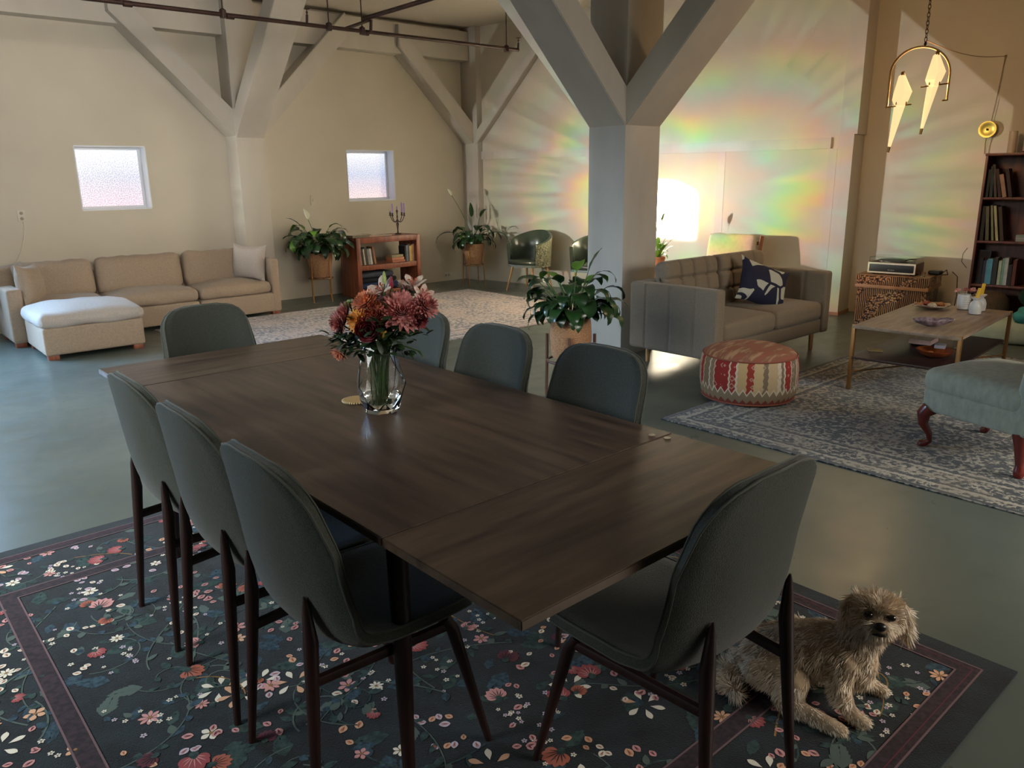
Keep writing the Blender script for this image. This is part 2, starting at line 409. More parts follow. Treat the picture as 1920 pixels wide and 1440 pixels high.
for i, (x0, x1, z0, z1) in enumerate(WINS):
    y = YB+.16; f = .035
    bm = B()
    box(bm, (x0, y, z0), (x0+f, y+.05, z1)); box(bm, (x1-f, y, z0), (x1, y+.05, z1))
    box(bm, (x0+f, y, z0), (x1-f, y+.05, z0+f)); box(bm, (x0+f, y, z1-f), (x1-f, y+.05, z1))
    # thin painted reveal lining
    box(bm, (x0, YB-.004, z0-.006), (x1, y, z0+.006)); box(bm, (x0-.006, YB-.004, z0+.006), (x0+.006, y, z1-.006))
    box(bm, (x1-.006, YB-.004, z0+.006), (x1+.006, y, z1-.006)); box(bm, (x0, YB-.004, z1-.006), (x1, y, z1+.006))
    wo = struct('window_%d' % (i+1), bm, FRAMEW)
    cxw, czw = (x0+x1)/2, (z0+z1)/2
    bm = box(B(), (x0+f-cxw, 0, z0+f-czw), (x1-f-cxw, .012, z1-f-czw))
    p = obj('pane', bm, PANES[i], wo, False, loc=(cxw, y+.02, czw))
def unseen_frame(n, c, w_, h_, rz, rx=0):
    Mw = Matrix.Translation(c) @ Matrix.Rotation(rz, 4, 'Z'); bm = B(); f = .07
    for lo, hi in (((-w_/2-f, -.03, -h_/2-f), (-w_/2, .03, h_/2+f)), ((w_/2, -.03, -h_/2-f), (w_/2+f, .03, h_/2+f)), ((-w_/2, -.03, -h_/2-f), (w_/2, .03, -h_/2)), ((-w_/2, -.03, h_/2), (w_/2, .03, h_/2+f))): box(bm, lo, hi, Mw)
    struct('window_%d' % n, bm, FRAMEW)
unseen_frame(3, (-.35, 9.66, 1.45), 2.2, 1.9, 0); unseen_frame(4, (-3.14, 4.4, 2.2), 4.6, 2.0, PI/2); unseen_frame(6, (.4, -2.93, 2.75), 2.6, 1.1, 0); unseen_frame(5, (4.2, -2.92, 2.1), 4.1, 1.7, 0)  # last two frames are added around the unseen fill lamps
# timber frame: beams, posts, braces
def beam(name, lo, hi, n):
    struct('trim_%d' % n, bbox(B(), lo, hi, .006), TIMBER, True)
beam('b', (XL, 9.52, 3.17), (7.9, YB+.02, 3.56), 1)
def post(bm, x0, x1, y0, y1, z0=0.0, z1=ZC): bbox(bm, (x0, y0, z0), (x1, y1, z1), .008); return bm
def brace(bm, a, d, wdt, th, rise, inset=0.0):
    """brace from point a (bottom outer corner centre) rising at 45 deg along horizontal direction d"""
    d = Vector(d).normalized(); s = Vector((-d.y, d.x, 0)); a = Vector(a)
    k = th*math.sqrt(2)
    P = [a, a+d*rise+Vector((0, 0, rise)), a+d*rise+Vector((0, 0, rise))-d*k*0+Vector((0, 0, k)), a+Vector((0, 0, k))]
    P = [p - s*wdt/2 for p in P]
    b2 = B(); extr(b2, [tuple(p) for p in P], tuple(s*wdt))
    bmesh.ops.bevel(b2, geom=b2.edges[:], offset=.006, segments=2, affect='EDGES')
    join(bm, b2); return bm
# left post on the back wall
bm = post(B(), 3.96, 4.31, 9.40, YB+.02); struct('trim_2', bm, TIMBER, True)
bm = brace(B(), (3.98, 9.56, 2.03), (-1, 0, 0), .30, .21, 1.25); brace(bm, (4.29, 9.56, 2.03), (1, 0, 0), .30, .21, 1.25)
brace(bm, (4.135, 9.42, 2.01), (0, -1, 0), .345, .22, 1.7); struct('trim_3', bm, TIMBER, True)
# corner post
bm = post(B(), 7.59, 7.74, 9.36, YB+.02); struct('trim_4', bm, TIMBER, True)
bm = brace(B(), (7.61, 9.58, 2.0), (-1, 0, 0), .26, .20, 1.25)
brace(bm, (7.66, 9.40, 2.0), tuple(wd), .16, .13, 1.6); struct('trim_5', bm, TIMBER, True)
# central column with four braces
CX0, CX1, CY0, CY1 = 5.15, 5.60, 4.42, 4.83
bm = post(B(), CX0, CX1, CY0, CY1); struct('trim_6', bm, mat('column_paint', (188, 186, 180), .5, var=.08, vscale=3, bump=.25, bscale=12, stretch=(1, 1, .3)), True)
bm = B(); cxm, cym = (CX0+CX1)/2, (CY0+CY1)/2
brace(bm, (CX0+.02, cym, 1.92), (-1, 0, 0), .41, .215, 1.7); brace(bm, (CX1-.02, cym, 1.92), (1, 0, 0), .41, .215, 1.7)
brace(bm, (cxm, CY0+.02, 1.92), (0, -1, 0), .45, .215, 1.7); brace(bm, (cxm, CY1-.02, 1.92), (0, 1, 0), .45, .215, 1.7)
struct('trim_7', bm, TIMBER, True)

# ------------------------------------------------------------------ sprinkler pipe
t = thing('sprinkler_pipe', 'thin brown sprinkler pipe hung under the ceiling along the back wall', 'pipe', (1.2, 7.5, 2.99))
def rel(p): return (p[0]-1.2, p[1]-7.5, p[2]-2.99)
bm = B(); tube(bm, [(0, 0, 0), (5.55, 0, .02)], .019, 10)
for x in (1.1, 1.98, 3.4): tube(bm, [(x, 0, 0), (x+.07, 0, 0)], .026, 10)
obj('pipe', bm, IRONPIPE, t)
bm = B(); tube(bm, [(3.42, 0, .13), (3.5, -1.2, .16), (3.6, -4.6, .2)], .022, 10); tube(bm, [(3.5, 0, 0), (3.5, -.02, .13)], .016, 8); tube(bm, [(3.2, 0, .015), (3.5, -.0, .13)], .016, 8)
obj('branch_pipe', bm, IRONPIPE, t)
for x in (1.95, 3.02, 3.4, 5.36):
    bm = B(); tube(bm, [(x, 0, .02), (x, 0, .63)], .006, 6); lathe(bm, [(.03, -.03), (.033, 0), (.03, .035), (.01, .05)], 10, (x, 0, .01)); obj('hanger', bm, IRONPIPE, t)
for x in (2.78, 5.54):
    bm = B(); tube(bm, [(x, 0, 0), (x+.01, 0, .1)], .013, 8); lathe(bm, [(.004, .1), (.012, .12), (.005, .135)], 8, (x+.01, 0, 0)); lathe(bm, [(.028, .15), (.028, .154)], 10, (x+.01, 0, 0)); tube(bm, [(x+.01, 0, .13), (x+.01, 0, .15)], .004, 6)
    obj('sprinkler_head', bm, IRONPIPE, t)

# ------------------------------------------------------------------ outlet, switch, cord
def plate(name, label, cat, x, z, w=.075, h=.12, slots=2):
    t = thing(name, label, cat, (x, YB-.002, z)); bm = bbox(B(), (-w/2, -.008, -h/2), (w/2, .004, h/2), .003); obj('cover_plate', bm, PLASTICW, t)
    bm = B()
    if slots == 2:
        bm.free()
        for s in (-1, 1): obj('socket', lathe(B(), [(.017, 0), (.017, .004), (.012, .006)], 12, M=T(0 if h > w else s*.028, -.007, s*.028 if h > w else 0, rx=PI/2)), mat('socket_grey', (150, 142, 126), .5), t)
    else:
        bbox(bm, (-.012, -.016, -.02), (.012, -.006, .02), .003); obj('toggle', bm, PLASTICW, t)
    return t
plate('wall_outlet', 'beige double outlet plate high on the back wall above the sectional sofa', 'outlet', 1.686, 1.21)
plate('light_switch', 'small beige switch plate on the back wall beside the right window', 'switch', 5.06, 1.275, slots=1)
plate('wall_outlet', 'low outlet plate on the back wall behind the corner plant stand', 'outlet', 7.22, .09, .12, .07)
bm = tube(B(), [(1.69, 9.70, 1.15), (1.69, 9.68, 1.1), (1.67, 9.70, .98), (1.62, 9.69, .84), (1.56, 9.69, .74), (1.5, 9.69, .70), (1.46, 9.69, .5)], .0045, 6)
tag(obj('power_cord', bm, PLASTICW), 'thin white cord dropping from the outlet behind the sectional sofa', 'cord')

# ------------------------------------------------------------------ dining table
TZ = 0.75
t = thing('dining_table', 'long dark walnut dining table with seams near both ends', 'table', (1.395, 2.35, 0), 0.006)
tx, ty0, ty1, s0, s1 = .545, -1.385, 1.385, -.91, .93
def slab(y0, y1):
    b2 = B(); pts = [(-tx, y0, TZ), (tx, y0, TZ), (tx, y1, TZ), (-tx, y1, TZ)]
    box(b2, (-tx, y0, TZ-.024), (tx, y1, TZ)); bmesh.ops.bevel(b2, geom=b2.edges[:], offset=.0025, segments=2, affect='EDGES'); return b2
obj('tabletop', slab(s0+.003, s1-.003), WALNUT, t, True)
LEAFW = mat('walnut_leaf', (98, 80, 66), 0.36, rgb2=(54, 41, 34), vscale=2.2, stretch=(1.2, 11, 9), bump=0.05, bscale=14, detail=8, lo=.3, hi=.7)
obj('extension_leaf', slab(ty0, s0-.001), LEAFW, t, True); obj('extension_leaf', slab(s1+.001, ty1), LEAFW, t, True)
bm = B()
for s in (-1, 1):
    box(bm, (s*.44-.012, -.82, .655), (s*.44+.012, .84, TZ-.024)); box(bm, (-.43, s*.83-.012, .655), (.43, s*.83+.012, TZ-.024))
    box(bm, (s*.30-.02, -1.3, .70), (s*.30+.02, 1.3, TZ-.024))
obj('apron', bm, LEGWOOD, t)
for sx in (-1, 1):
    for sy in (-1, 1):
        bm = tube(B(), [(sx*.475, sy*.86, 0), (sx*.465, sy*.845, .35), (sx*.455, sy*.83, .726)], [.016, .024, .029], 16)
        obj('leg', bm, LEGWOOD, t)
# ------------------------------------------------------------------ dining chairs
def chair_surface():
    # (t, y, z, halfwidth, wrap forward, side lift)
    prof = [(-.256, .925), (-.252, .85), (-.246, .77), (-.237, .69), (-.224, .61), (-.203, .535), (-.168, .475), (-.115, .440), (-.04, .422), (.05, .418), (.14, .422), (.21, .430), (.245, .432)]
    # resample with catmull
    def cr(P, u):
        n = len(P)-1; x = u*n; i = min(int(x), n-1); f = x-i
        p0 = P[max(i-1, 0)]; p1 = P[i]; p2 = P[i+1]; p3 = P[min(i+2, n)]
        return tuple(0.5*((2*b)+(-a+c)*f+(2*a-5*b+4*c-d)*f*f+(-a+3*b-3*c+d)*f**3) for a, b, c, d in zip(p0, p1, p2, p3))
    rows = []; us = [0, .004, .012, .025, .045, .07, .1, .14, .18]+[.18+.82*i/30 for i in range(1, 27)]+[.93, .955, .975, .99, 1.0]
    us = sorted(set([round(u, 4) for u in us]))
    S = 20
    for u in us:
        y, z = cr(prof, u)
        full = .210+.032*math.sin(min(u/.62, 1)*PI/2) - .018*max(0, (u-.62)/.38)
        wdt = full
        if u < .13: wdt = full*(1-(1-u/.13)**2.7)**(1/2.7)
        if u > .90: wdt = full*(1-.5*((u-.90)/.10)**3.0)
        back = max(0, 1-u/.55); wrap = .075*min(1, u/.3+.25)*max(0, 1-max(0, u-.40)/.30); lift = .035*max(0, min(1, (u-.42)/.2))*(1-max(0, u-.75)/.25*.7)
        row = []
        for k in range(S+1):
            s = 2*k/S-1
            a = (abs(s)*max(wdt, .004)/full)**2.4
            row.append(Vector((s*max(wdt, .004), y+wrap*a, z+lift*a)))
        rows.append(row)
    return rows
CH = chair_surface()
def chair_shell(th=.034):
    R, S = len(CH), len(CH[0])
    nor = []
    for i in range(R):
        r = []
        for k in range(S):
            du = CH[min(i+1, R-1)][k]-CH[max(i-1, 0)][k]; dv = CH[i][min(k+1, S-1)]-CH[i][max(k-1, 0)]
            n = du.cross(dv)
            if i == 0: n = Vector((0, -1, 0))
            n.normalize()
            if n.y > 0 and CH[i][k].z > .6: n = -n
            if CH[i][k].z <= .6 and n.z > 0: n = -n
            r.append(n)
        nor.append(r)
    bm = B(); G = []
    for sgn in (1, -1):
        g = []
        for i in range(R):
            row = []
            for k in range(S):
                s = 2*k/(S-1)-1; e = min(1, (1-abs(s))*9, (i)/4.0, (R-1-i)/3.0); e = max(0, e)**.5
                row.append(bm.verts.new(CH[i][k]+nor[i][k]*sgn*th*(.36+.28*e)))
            g.append(row)
        G.append(g)
    for sgn, g in enumerate(G):
        for i in range(R-1):
            for k in range(S-1):
                f = (g[i][k], g[i+1][k], g[i+1][k+1], g[i][k+1]); bm.faces.new(f if sgn else f[::-1])
    a, b = G
    loop = [(0, k) for k in range(S)]+[(i, S-1) for i in range(1, R)]+[(R-1, k) for k in range(S-2, -1, -1)]+[(i, 0) for i in range(R-2, 0, -1)]
    for q in range(len(loop)):
        i, k = loop[q]; i2, k2 = loop[(q+1) % len(loop)]
        bm.faces.new((a[i][k], a[i2][k2], b[i2][k2], b[i][k]))
    outline = []
    for (i, k) in loop: outline.append((CH[i][k]+nor[i][k]*th*.36, CH[i][k]-nor[i][k]*th*.36))
    return bm, outline
bm, outl = chair_shell()
def make_chair():
    t = thing('dining_chair', 'olive grey upholstered dining chair with dark legs', 'chair', (0, 0, 0), 0, 'dining chairs around the walnut table')
    bm, outl = chair_shell(); obj('upholstered_shell', bm, FABRIC, t, True, angle=50)
    bm = B()
    n = len(outl)
    for side in (0, 1):
        pts = [outl[q][side] for q in range(0, n)]+[outl[0][side]]
        tube(bm, pts, .0032, 6, cap=False)
    obj('piping', bm, PIPING, t)
    for s in (-1, 1):
        bm = tube(B(), [(s*.160, -.222, .600), (s*.161, -.220, .575), (s*.166, -.218, .48), (s*.178, -.235, .25), (s*.195, -.254, 0)], [.003, .010, .019, .015, .010], 12); obj('leg', bm, LEGWOOD, t)
        bm = tube(B(), [(s*.195, .15, .405), (s*.205, .17, .37), (s*.25, .25, 0)], [.018, .018, .010], 12); obj('leg', bm, LEGWOOD, t)
        bm = tube(B(), [(s*.168, -.225, .375), (s*.20, .165, .385)], [.0125, .0125], 8, flat=1.3); obj('side_rail', bm, LEGWOOD, t)
    bm = tube(B(), [(-.2, .165, .385), (.2, .165, .385)], .0125, 8); obj('cross_rail', bm, LEGWOOD, t)
    return t
proto = make_chair()
def copy_tree(o):
    c = o.copy(); C.objects.link(c)
    for ch in [x for x in bpy.data.objects if x.parent is o]:
        k = ch.copy(); C.objects.link(k); k.parent = c
    return c
CHS = [(.930, 1.715, -PI/2, 'dining chair on the long left side of the table, nearest the camera'),
       (.930, 2.205, -PI/2, 'dining chair in the middle of the three on the left side of the table'),
       (.930, 2.700, -PI/2, 'farthest of the three dining chairs on the left side of the table'),
       (1.890, 1.905, PI/2, 'dining chair on the right long side nearest the table seam with two coins'),
       (1.890, 2.500, PI/2, 'middle dining chair on the right side, between two look-alike chairs'),
       (1.890, 3.060, PI/2, 'dining chair on the right side partly hidden behind the flowers'),
       (1.475, 1.070, 0, 'dining chair at the near end of the table beside the dog'),
       (1.430, 3.790, PI, 'very dark dining chair at the far end of the table toward the pale sofa')]
for i, (x, y, a, lab) in enumerate(CHS):
    o = proto if i == 0 else copy_tree(proto)
    o.location = (x, y, 0.006 if x < 2.5 else 0); o.rotation_euler = (0, 0, a); o['label'] = lab
proto.rotation_euler = (0, 0, -PI/2)

# ------------------------------------------------------------------ things on the table
t = thing('coaster', 'round tan coaster with a beaded rim beside the glass vase', 'coaster', (1.40, 2.475, TZ))
bm = lathe(B(), [(.045, 0), (.048, .004), (.046, .009), (.01, .011)], 28); obj('pad', bm, mat('tan_coaster', (196, 160, 106), .5), t)
bm = B()
for k in range(34):
    a = 2*PI*k/34; lathe(bm, [(.001, -.004), (.004, 0), (.001, .004)], 6, (.049*math.cos(a), .049*math.sin(a), .005))
obj('beads', bm, mat('beads_pale', (214, 196, 150), .4), t)
for (x, y, lab) in ((1.880, 1.475, 'small silver coin on the table top just beyond the seam'), (1.893, 1.425, 'small silver coin on the end leaf next to the seam')):
    tag(obj('coin', lathe(B(), [(.011, 0), (.012, .001), (.011, .002)], 18), mat('silver', (200, 196, 188), .3, metal=.9), loc=(x, y, TZ)), lab, 'coin', 'coins on the table')

# ------------------------------------------------------------------ rugs
def rug_material(name, dark, light, warm, thr=.5, sc=1.0, bands=None, half=(1, 1)):
    m = bpy.data.materials.new(name); m.use_nodes = True; t = m.node_tree; b = t.nodes['Principled BSDF']
    b.inputs['Roughness'].default_value = .95; b.inputs['Sheen Weight'].default_value = .2
    tc = N(t, 'ShaderNodeTexCoord'); O = tc.outputs['Object']
    wv = N(t, 'ShaderNodeTexNoise', i2=9*sc, i3=2.0); t.links.new(O, wv.inputs['Vector'])
    vm = N(t, 'ShaderNodeVectorMath', operation='ADD'); t.links.new(O, vm.inputs[0])
    vs_ = N(t, 'ShaderNodeVectorMath', operation='SCALE'); vs_.inputs['Scale'].default_value = .22; t.links.new(wv.outputs['Color'], vs_.inputs[0]); t.links.new(vs_.outputs[0], vm.inputs[1])
    vo = N(t, 'ShaderNodeTexVoronoi', feature='DISTANCE_TO_EDGE'); vo.inputs['Scale'].default_value = 11*sc; t.links.new(vm.outputs[0], vo.inputs['Vector'])
    n1 = N(t, 'ShaderNodeTexNoise', i2=34*sc, i3=4.0); t.links.new(O, n1.inputs['Vector'])
    n2 = N(t, 'ShaderNodeTexNoise', i2=2.2*sc, i3=2.0); t.links.new(O, n2.inputs['Vector'])
    v = math_(t, 'ADD', math_(t, 'MULTIPLY', n1.outputs[0], 1.25), math_(t, 'MULTIPLY', math_(t, 'LESS_THAN', vo.outputs[0], .045), .16))
    v = math_(t, 'ADD', v, math_(t, 'MULTIPLY', math_(t, 'SUBTRACT', n2.outputs[0], .5), .35))
    sp = N(t, 'ShaderNodeSeparateXYZ'); t.links.new(O, sp.inputs[0])
    dx = math_(t, 'SUBTRACT', half[0], math_(t, 'ABSOLUTE', sp.outputs[0])); dy = math_(t, 'SUBTRACT', half[1], math_(t, 'ABSOLUTE', sp.outputs[1]))
    dist = math_(t, 'MINIMUM', dx, dy)
    acc = None
    for (a, c, wt) in (bands or []):
        band = math_(t, 'COMPARE', dist, a, c); band = math_(t, 'MULTIPLY', band, wt)
        v = math_(t, 'ADD', v, band)
    cr = N(t, 'ShaderNodeValToRGB'); e = cr.color_ramp.elements
    e[0].position = thr; e[0].color = col4(dark); e[1].position = thr+.16; e[1].color = col4(light)
    t.links.new(v, cr.inputs[0])
    mx = N(t, 'ShaderNodeMix', data_type='RGBA', blend_type='MIX'); t.links.new(cr.outputs[0], mx.inputs['A'])
    mx.inputs['B'].default_value = col4(warm)
    fac = math_(t, 'MULTIPLY', math_(t, 'GREATER_THAN', n2.outputs[0], .55), .28); t.links.new(fac, mx.inputs['Factor'])
    t.links.new(mx.outputs['Result'], b.inputs['Base Color'])
    bp = N(t, 'ShaderNodeBump', i0=.5, i1=.01); t.links.new(n1.outputs[0], bp.inputs['Height']); t.links.new(bp.outputs[0], b.inputs['Normal'])
    return m
def rug_slab(hx, hy, th=.008):
    bm = B(); bbox(bm, (-hx, -hy, 0), (hx, hy, th), .003); return bm
bands = [(.02, .014, -.5), (.10, .012, .25), (.13, .010, -.4), (.30, .010, .22), (.33, .012, -.4), (.37, .008, .2)]
# living room rug: near left corner (3.99,3.03), runs to +x and -y
R1 = rug_material('slate_vintage_rug', (46, 52, 56), (158, 152, 138), (104, 94, 76), .61, 1.0, bands, (1.75, 1.24))
tag(obj('area_rug', rug_slab(1.75, 1.24), R1, loc=(5.70, 1.80, .0005), rot=(0, 0, .01)), 'slate blue vintage patterned rug under the coffee table', 'rug')
R2 = rug_material('pink_grey_vintage_rug', (104, 100, 106), (196, 178, 168), (176, 146, 132), .55, .9, bands, (2.15, 1.35))
tag(obj('area_rug', rug_slab(2.15, 1.35), R2, loc=(4.72, 7.38, .0005), rot=(0, 0, .0)), 'faded pink and grey vintage rug in front of the sectional sofa', 'rug')

# floral dining rug: woven artwork in one mesh
RX0, RX1, RY0, RY1 = -.15, 2.62, .57, 3.775
FM = [mat('rug_teal_ground', (24, 36, 42), .95, rgb2=(9, 13, 18), vscale=9, bump=.5, bscale=300, detail=6, sheen=.1),
      mat('rug_border_brown', (62, 46, 50), .95, rgb2=(38, 30, 36), vscale=60, detail=2), mat('rug_line', (112, 88, 92), .95),
      mat('rug_vine', (84, 98, 92), .95), mat('rug_leaf_green', (58, 80, 74), .95, rgb2=(34, 50, 52), vscale=60), mat('rug_leaf_blue', (62, 86, 100), .95, rgb2=(34, 50, 62), vscale=70),
      mat('rug_red', (156, 76, 78), .95), mat('rug_rust', (170, 96, 78), .95), mat('rug_rose', (208, 150, 148), .95), mat('rug_peach', (218, 170, 138), .95),
      mat('rug_cream', (232, 224, 208), .95), mat('rug_lilac', (200, 184, 200), .95), mat('rug_wine', (92, 44, 56), .95), mat('rug_ochre', (150, 112, 66), .95),
      mat('rug_dark_line', (30, 30, 34), .95)]
rnd = random.Random(7)
bm = B(); lx, ly = (RX1-RX0)/2, (RY1-RY0)/2; rcx, rcy = (RX0+RX1)/2, (RY0+RY1)/2
bbox(bm, (-lx, -ly, 0), (lx, ly, .009), .003, mi=0)
ZR = .0092
def clipin(x, y): return -lx+.125 < x < lx-.125 and -ly+.125 < y < ly-.125
def blob(cx, cy, a, L, W, mi, z, tip=.5, wav=0):
    """leaf / petal shaped patch from (cx,cy) toward angle a"""
    n = 7; A = []
    ca, sa = math.cos(a), math.sin(a)
    for i in range(n+1):
        u = i/n; ww = W*math.sin(PI*u**tip)**.8 if 0 < u < 1 else 0
        if wav: ww *= 1+wav*(-1)**i
        A.append((u*L, ww))
    pts = A+[(x, -y) for x, y in A[::-1][1:-1]]
    vv = []
    for (x, y) in pts:
        X, Y = cx+x*ca-y*sa, cy+x*sa+y*ca
        if not clipin(X, Y): return
        vv.append(bm.verts.new((X, Y, z)))
    f = bm.faces.new(vv); f.material_index = mi
def strip(pts, wdt, mi, z):
    L, R = [], []
    for i, p in enumerate(pts):
        a, b = pts[max(i-1, 0)], pts[min(i+1, len(pts)-1)]
        d = Vector((b[0]-a[0], b[1]-a[1])); d = d.normalized() if d.length else Vector((1, 0))
        L.append(bm.verts.new((p[0]-d.y*wdt, p[1]+d.x*wdt, z))); R.append(bm.verts.new((p[0]+d.y*wdt, p[1]-d.x*wdt, z)))
    for i in range(len(pts)-1):
        f = bm.faces.new((L[i], L[i+1], R[i+1], R[i])); f.material_index = mi
def ring(inset, wdt, mi, z):
    a, b = inset, inset+wdt
    for s in (-1, 1):
        f = bm.faces.new([bm.verts.new(p) for p in ((-lx+a, s*(ly-a), z), (lx-a, s*(ly-a), z), (lx-b, s*(ly-b), z), (-lx+b, s*(ly-b), z))]); f.material_index = mi
        f = bm.faces.new([bm.verts.new(p) for p in ((s*(lx-a), -ly+a, z), (s*(lx-a), ly-a, z), (s*(lx-b), ly-b, z), (s*(lx-b), -ly+b, z))]); f.material_index = mi
for ins in (.075, .43):
    ring(ins, .065, 1, ZR+.0016); ring(ins, .006, 2, ZR+.0020); ring(ins+.059, .006, 2, ZR+.0020)
    if ins < .2: ring(ins+.022, .004, 12, ZR+.0022)
def daisy(x, y, r, mi, n, z, eye=13):
    a0 = rnd.random()*6
    for k in range(n): blob(x+.12*r*math.cos(a0+k*2*PI/n), y+.12*r*math.sin(a0+k*2*PI/n), a0+k*2*PI/n, r*.9, r*1.55/n, mi, z+.0001*(k % 2), 1.25)
    if clipin(x, y): blob(x-r*.2, y, 0, r*.4, r*.2, eye, z+.0005, 1)
def bloom(x, y, r, mi, z):   # fan of petals with dark veins, as of a tulip or carnation
    a = rnd.random()*2*PI
    for k in range(-3, 4): blob(x, y, a+k*.36, r*(1.5-.05*k*k), r*.32, mi, z+.0001*(k % 3), 1.35)
    for k in range(-3, 4): blob(x, y, a+k*.36+.02, r*(1.2-.05*k*k), r*.035, 14 if mi != 6 else 8, z+.0006, 1)
    blob(x-r*.4*math.cos(a), y-r*.4*math.sin(a), a, r*.75, r*.3, 4, z+.0008, .8)
def bud(x, y, r, mi, z):
    a = rnd.random()*2*PI
    blob(x, y, a, r*1.7, r*.62, mi, z, .9)
    for k in (-1, 0, 1): blob(x+r*.25*math.cos(a), y+r*.25*math.sin(a), a+k*.18, r*1.2, r*.05, 7 if mi in (9, 10, 11) else 12, z+.0004, 1)
# vines
for k in range(230):
    x, y = rnd.uniform(-lx, lx), rnd.uniform(-ly, ly); a = rnd.random()*2*PI; cu = rnd.uniform(-9, 9); pts = []; n = rnd.randint(12, 26)
    z = ZR+.0004+.000004*k
    for i in range(n):
        if not clipin(x, y): break
        pts.append((x, y)); a += cu*.02; cu += rnd.uniform(-1.6, 1.6)+.15*cu*.3; x += .02*math.cos(a); y += .02*math.sin(a)
        if i % 3 == 2:
            s = rnd.choice((-1, 1)); blob(x, y, a+s*.9, rnd.uniform(.025, .05), rnd.uniform(.008, .014), rnd.choice((3, 4, 4, 5)), z+.0002, .8)
    if len(pts) > 3: strip(pts, rnd.uniform(.0016, .003), rnd.choice((3, 3, 4, 13 if rnd.random() < .3 else 3)), z)
# big lobed acanthus leaves
for k in range(420):
    x, y = rnd.uniform(-lx, lx), rnd.uniform(-ly, ly); a = rnd.random()*2*PI; L = rnd.uniform(.05, .12); mi = rnd.choice((4, 5, 5, 4, 3)); z = ZR+.0001+.000001*k
    blob(x, y, a, L, L*.22, mi, z, .8)
    for j in range(1, 5):
        for s in (-1, 1): blob(x+L*.17*j*math.cos(a), y+L*.17*j*math.sin(a), a+s*.85, L*(.42-.05*j), L*.10, mi, z+.0000005*j, .9)
# flowers in drifts
def place(n, fn):
    for k in range(n):
        x, y = rnd.uniform(-lx, lx), rnd.uniform(-ly, ly); fn(x, y, ZR+.0011+.0000008*k)
place(120, lambda x, y, z: bloom(x, y, rnd.uniform(.022, .046), rnd.choice((6, 6, 7, 7, 8, 12)), z))
place(86, lambda x, y, z: [daisy(x, y, rnd.uniform(.022, .034), rnd.choice((10, 10, 9, 8)), rnd.choice((5, 6, 8)), z)])
def cluster(x, y, z):
    m1 = rnd.choice((8, 8, 9, 10, 11))
    for j in range(rnd.randint(3, 6)): bud(x+rnd.gauss(0, .045), y+rnd.gauss(0, .045), rnd.uniform(.013, .021), m1, z+.000001*j)
place(200, cluster)
def stars(x, y, z):
    for j in range(rnd.randint(6, 16)): daisy(x+rnd.gauss(0, .06), y+rnd.gauss(0, .06), rnd.uniform(.007, .011), rnd.choice((10, 11, 10)), 5, z, 14)
place(74, stars)
def lilyfan(x, y, z):
    a0 = rnd.random()*6
    for j in range(6): blob(x+.022*math.cos(a0+j), y+.022*math.sin(a0+j), a0+j*1.05, .045, .010, rnd.choice((10, 10, 9)), z, 1.5)
place(40, lilyfan)
tag(obj('floral_rug', bm, FM, smooth=False, loc=(rcx, rcy, .0005)), 'dark teal floral rug with vines and blossoms under the dining table', 'rug')

# ------------------------------------------------------------------ sectional sofa
def wrinkle(seed, amp=.006, f=4.0):
    def d(p, q):
        e = noise.noise(Vector((p.x*f+seed, p.y*f, p.z*f)))
        return p*(1+e*amp/.2)
    return d
def crown(c, seed=0, amp=.008, droop=0):
    def d(p, q):
        z = p.z + (c*(1-abs(q.x)**2.4)*(1-abs(q.y)**2.4) if q.z > 0 else 0)
        n1 = noise.noise(Vector((p.x*5+seed, p.y*5, p.z*8)))*amp
        # gathered folds on the rim
        n2 = amp*.55*math.sin(p.x*95+seed)*max(0, abs(q.y)-.75)*4*(1-abs(q.z))
        return Vector((p.x+n1*.4, p.y+n1*.3+n2*math.copysign(1, q.y), z+n1))
    return d
SY0, SY1 = 8.72, 9.39
def section(x0, x1, arm, lab, backpillow):
    wd_ = x1-x0; cx = (x0+x1)/2; cy = (SY0+SY1)/2
    t = thing('sofa_section', lab, 'sofa section', (cx, cy, 0), 0, 'sections of the pale sectional sofa')
    hx, hy = wd_/2-.006, (SY1-SY0)/2
    a0 = -hx+(.14 if arm == 'L' else 0); a1 = hx-(.10 if arm == 'R' else 0)
    bm = rbox(B(), (hx, hy, .11), .022, 4, None, T(0, 0, .15)); obj('base', bm, LINEN, t)
    bm = rbox(B(), (hx, .06, .22), .03, 5, None, T(0, hy-.06, .42)); obj('back_frame', bm, LINEN, t)
    bm = rbox(B(), ((a1-a0)/2+.004, hy-.03, .068), .06, 14, crown(.05, x0*3, .017), T((a0+a1)/2, -.045, .325)); obj('seat_cushion', bm, LINEN, t)
    bw = (a1-a0)/2
    bm = rbox(B(), (bw, .10, .20), .085, 14, lambda p, q: Vector((p.x*(1-.03*(q.z > 0)*abs(q.z)), p.y*(1+.10*(1-q.x*q.x)), p.z+.018*abs(q.x)**4*(q.z > 0)+.01*noise.noise(Vector((p.x*5, p.z*6, x0)))+(.012*math.sin(p.x*62+x0*9)*(q.z < -.2))+.014*noise.noise(Vector((p.x*14, p.z*5, x0+4)))*abs(q.z))), T((a0+a1)/2, hy-.17, .565, rx=-.14)); obj('back_cushion', bm, LINEN, t)
    if arm == 'L':
        bm = rbox(B(), (.07, hy+.006, .260), .03, 5, None, T(-hx+.064, 0, .305)); obj('arm', bm, LINEN, t)
    if arm == 'R':
        bm = rbox(B(), (.05, hy+.006, .308), .025, 5, None, T(hx-.044, 0, .347)); obj('arm', bm, LINEN, t)
    for fx in (-1, 1):
        for fy in (-1, 1):
            bm = bbox(B(), (-.045, -.045, 0), (.045, .045, .042), .004, T(fx*(hx-.06), fy*(hy-.06), 0)); obj('foot', bm, REDWOOD, t)
    return t
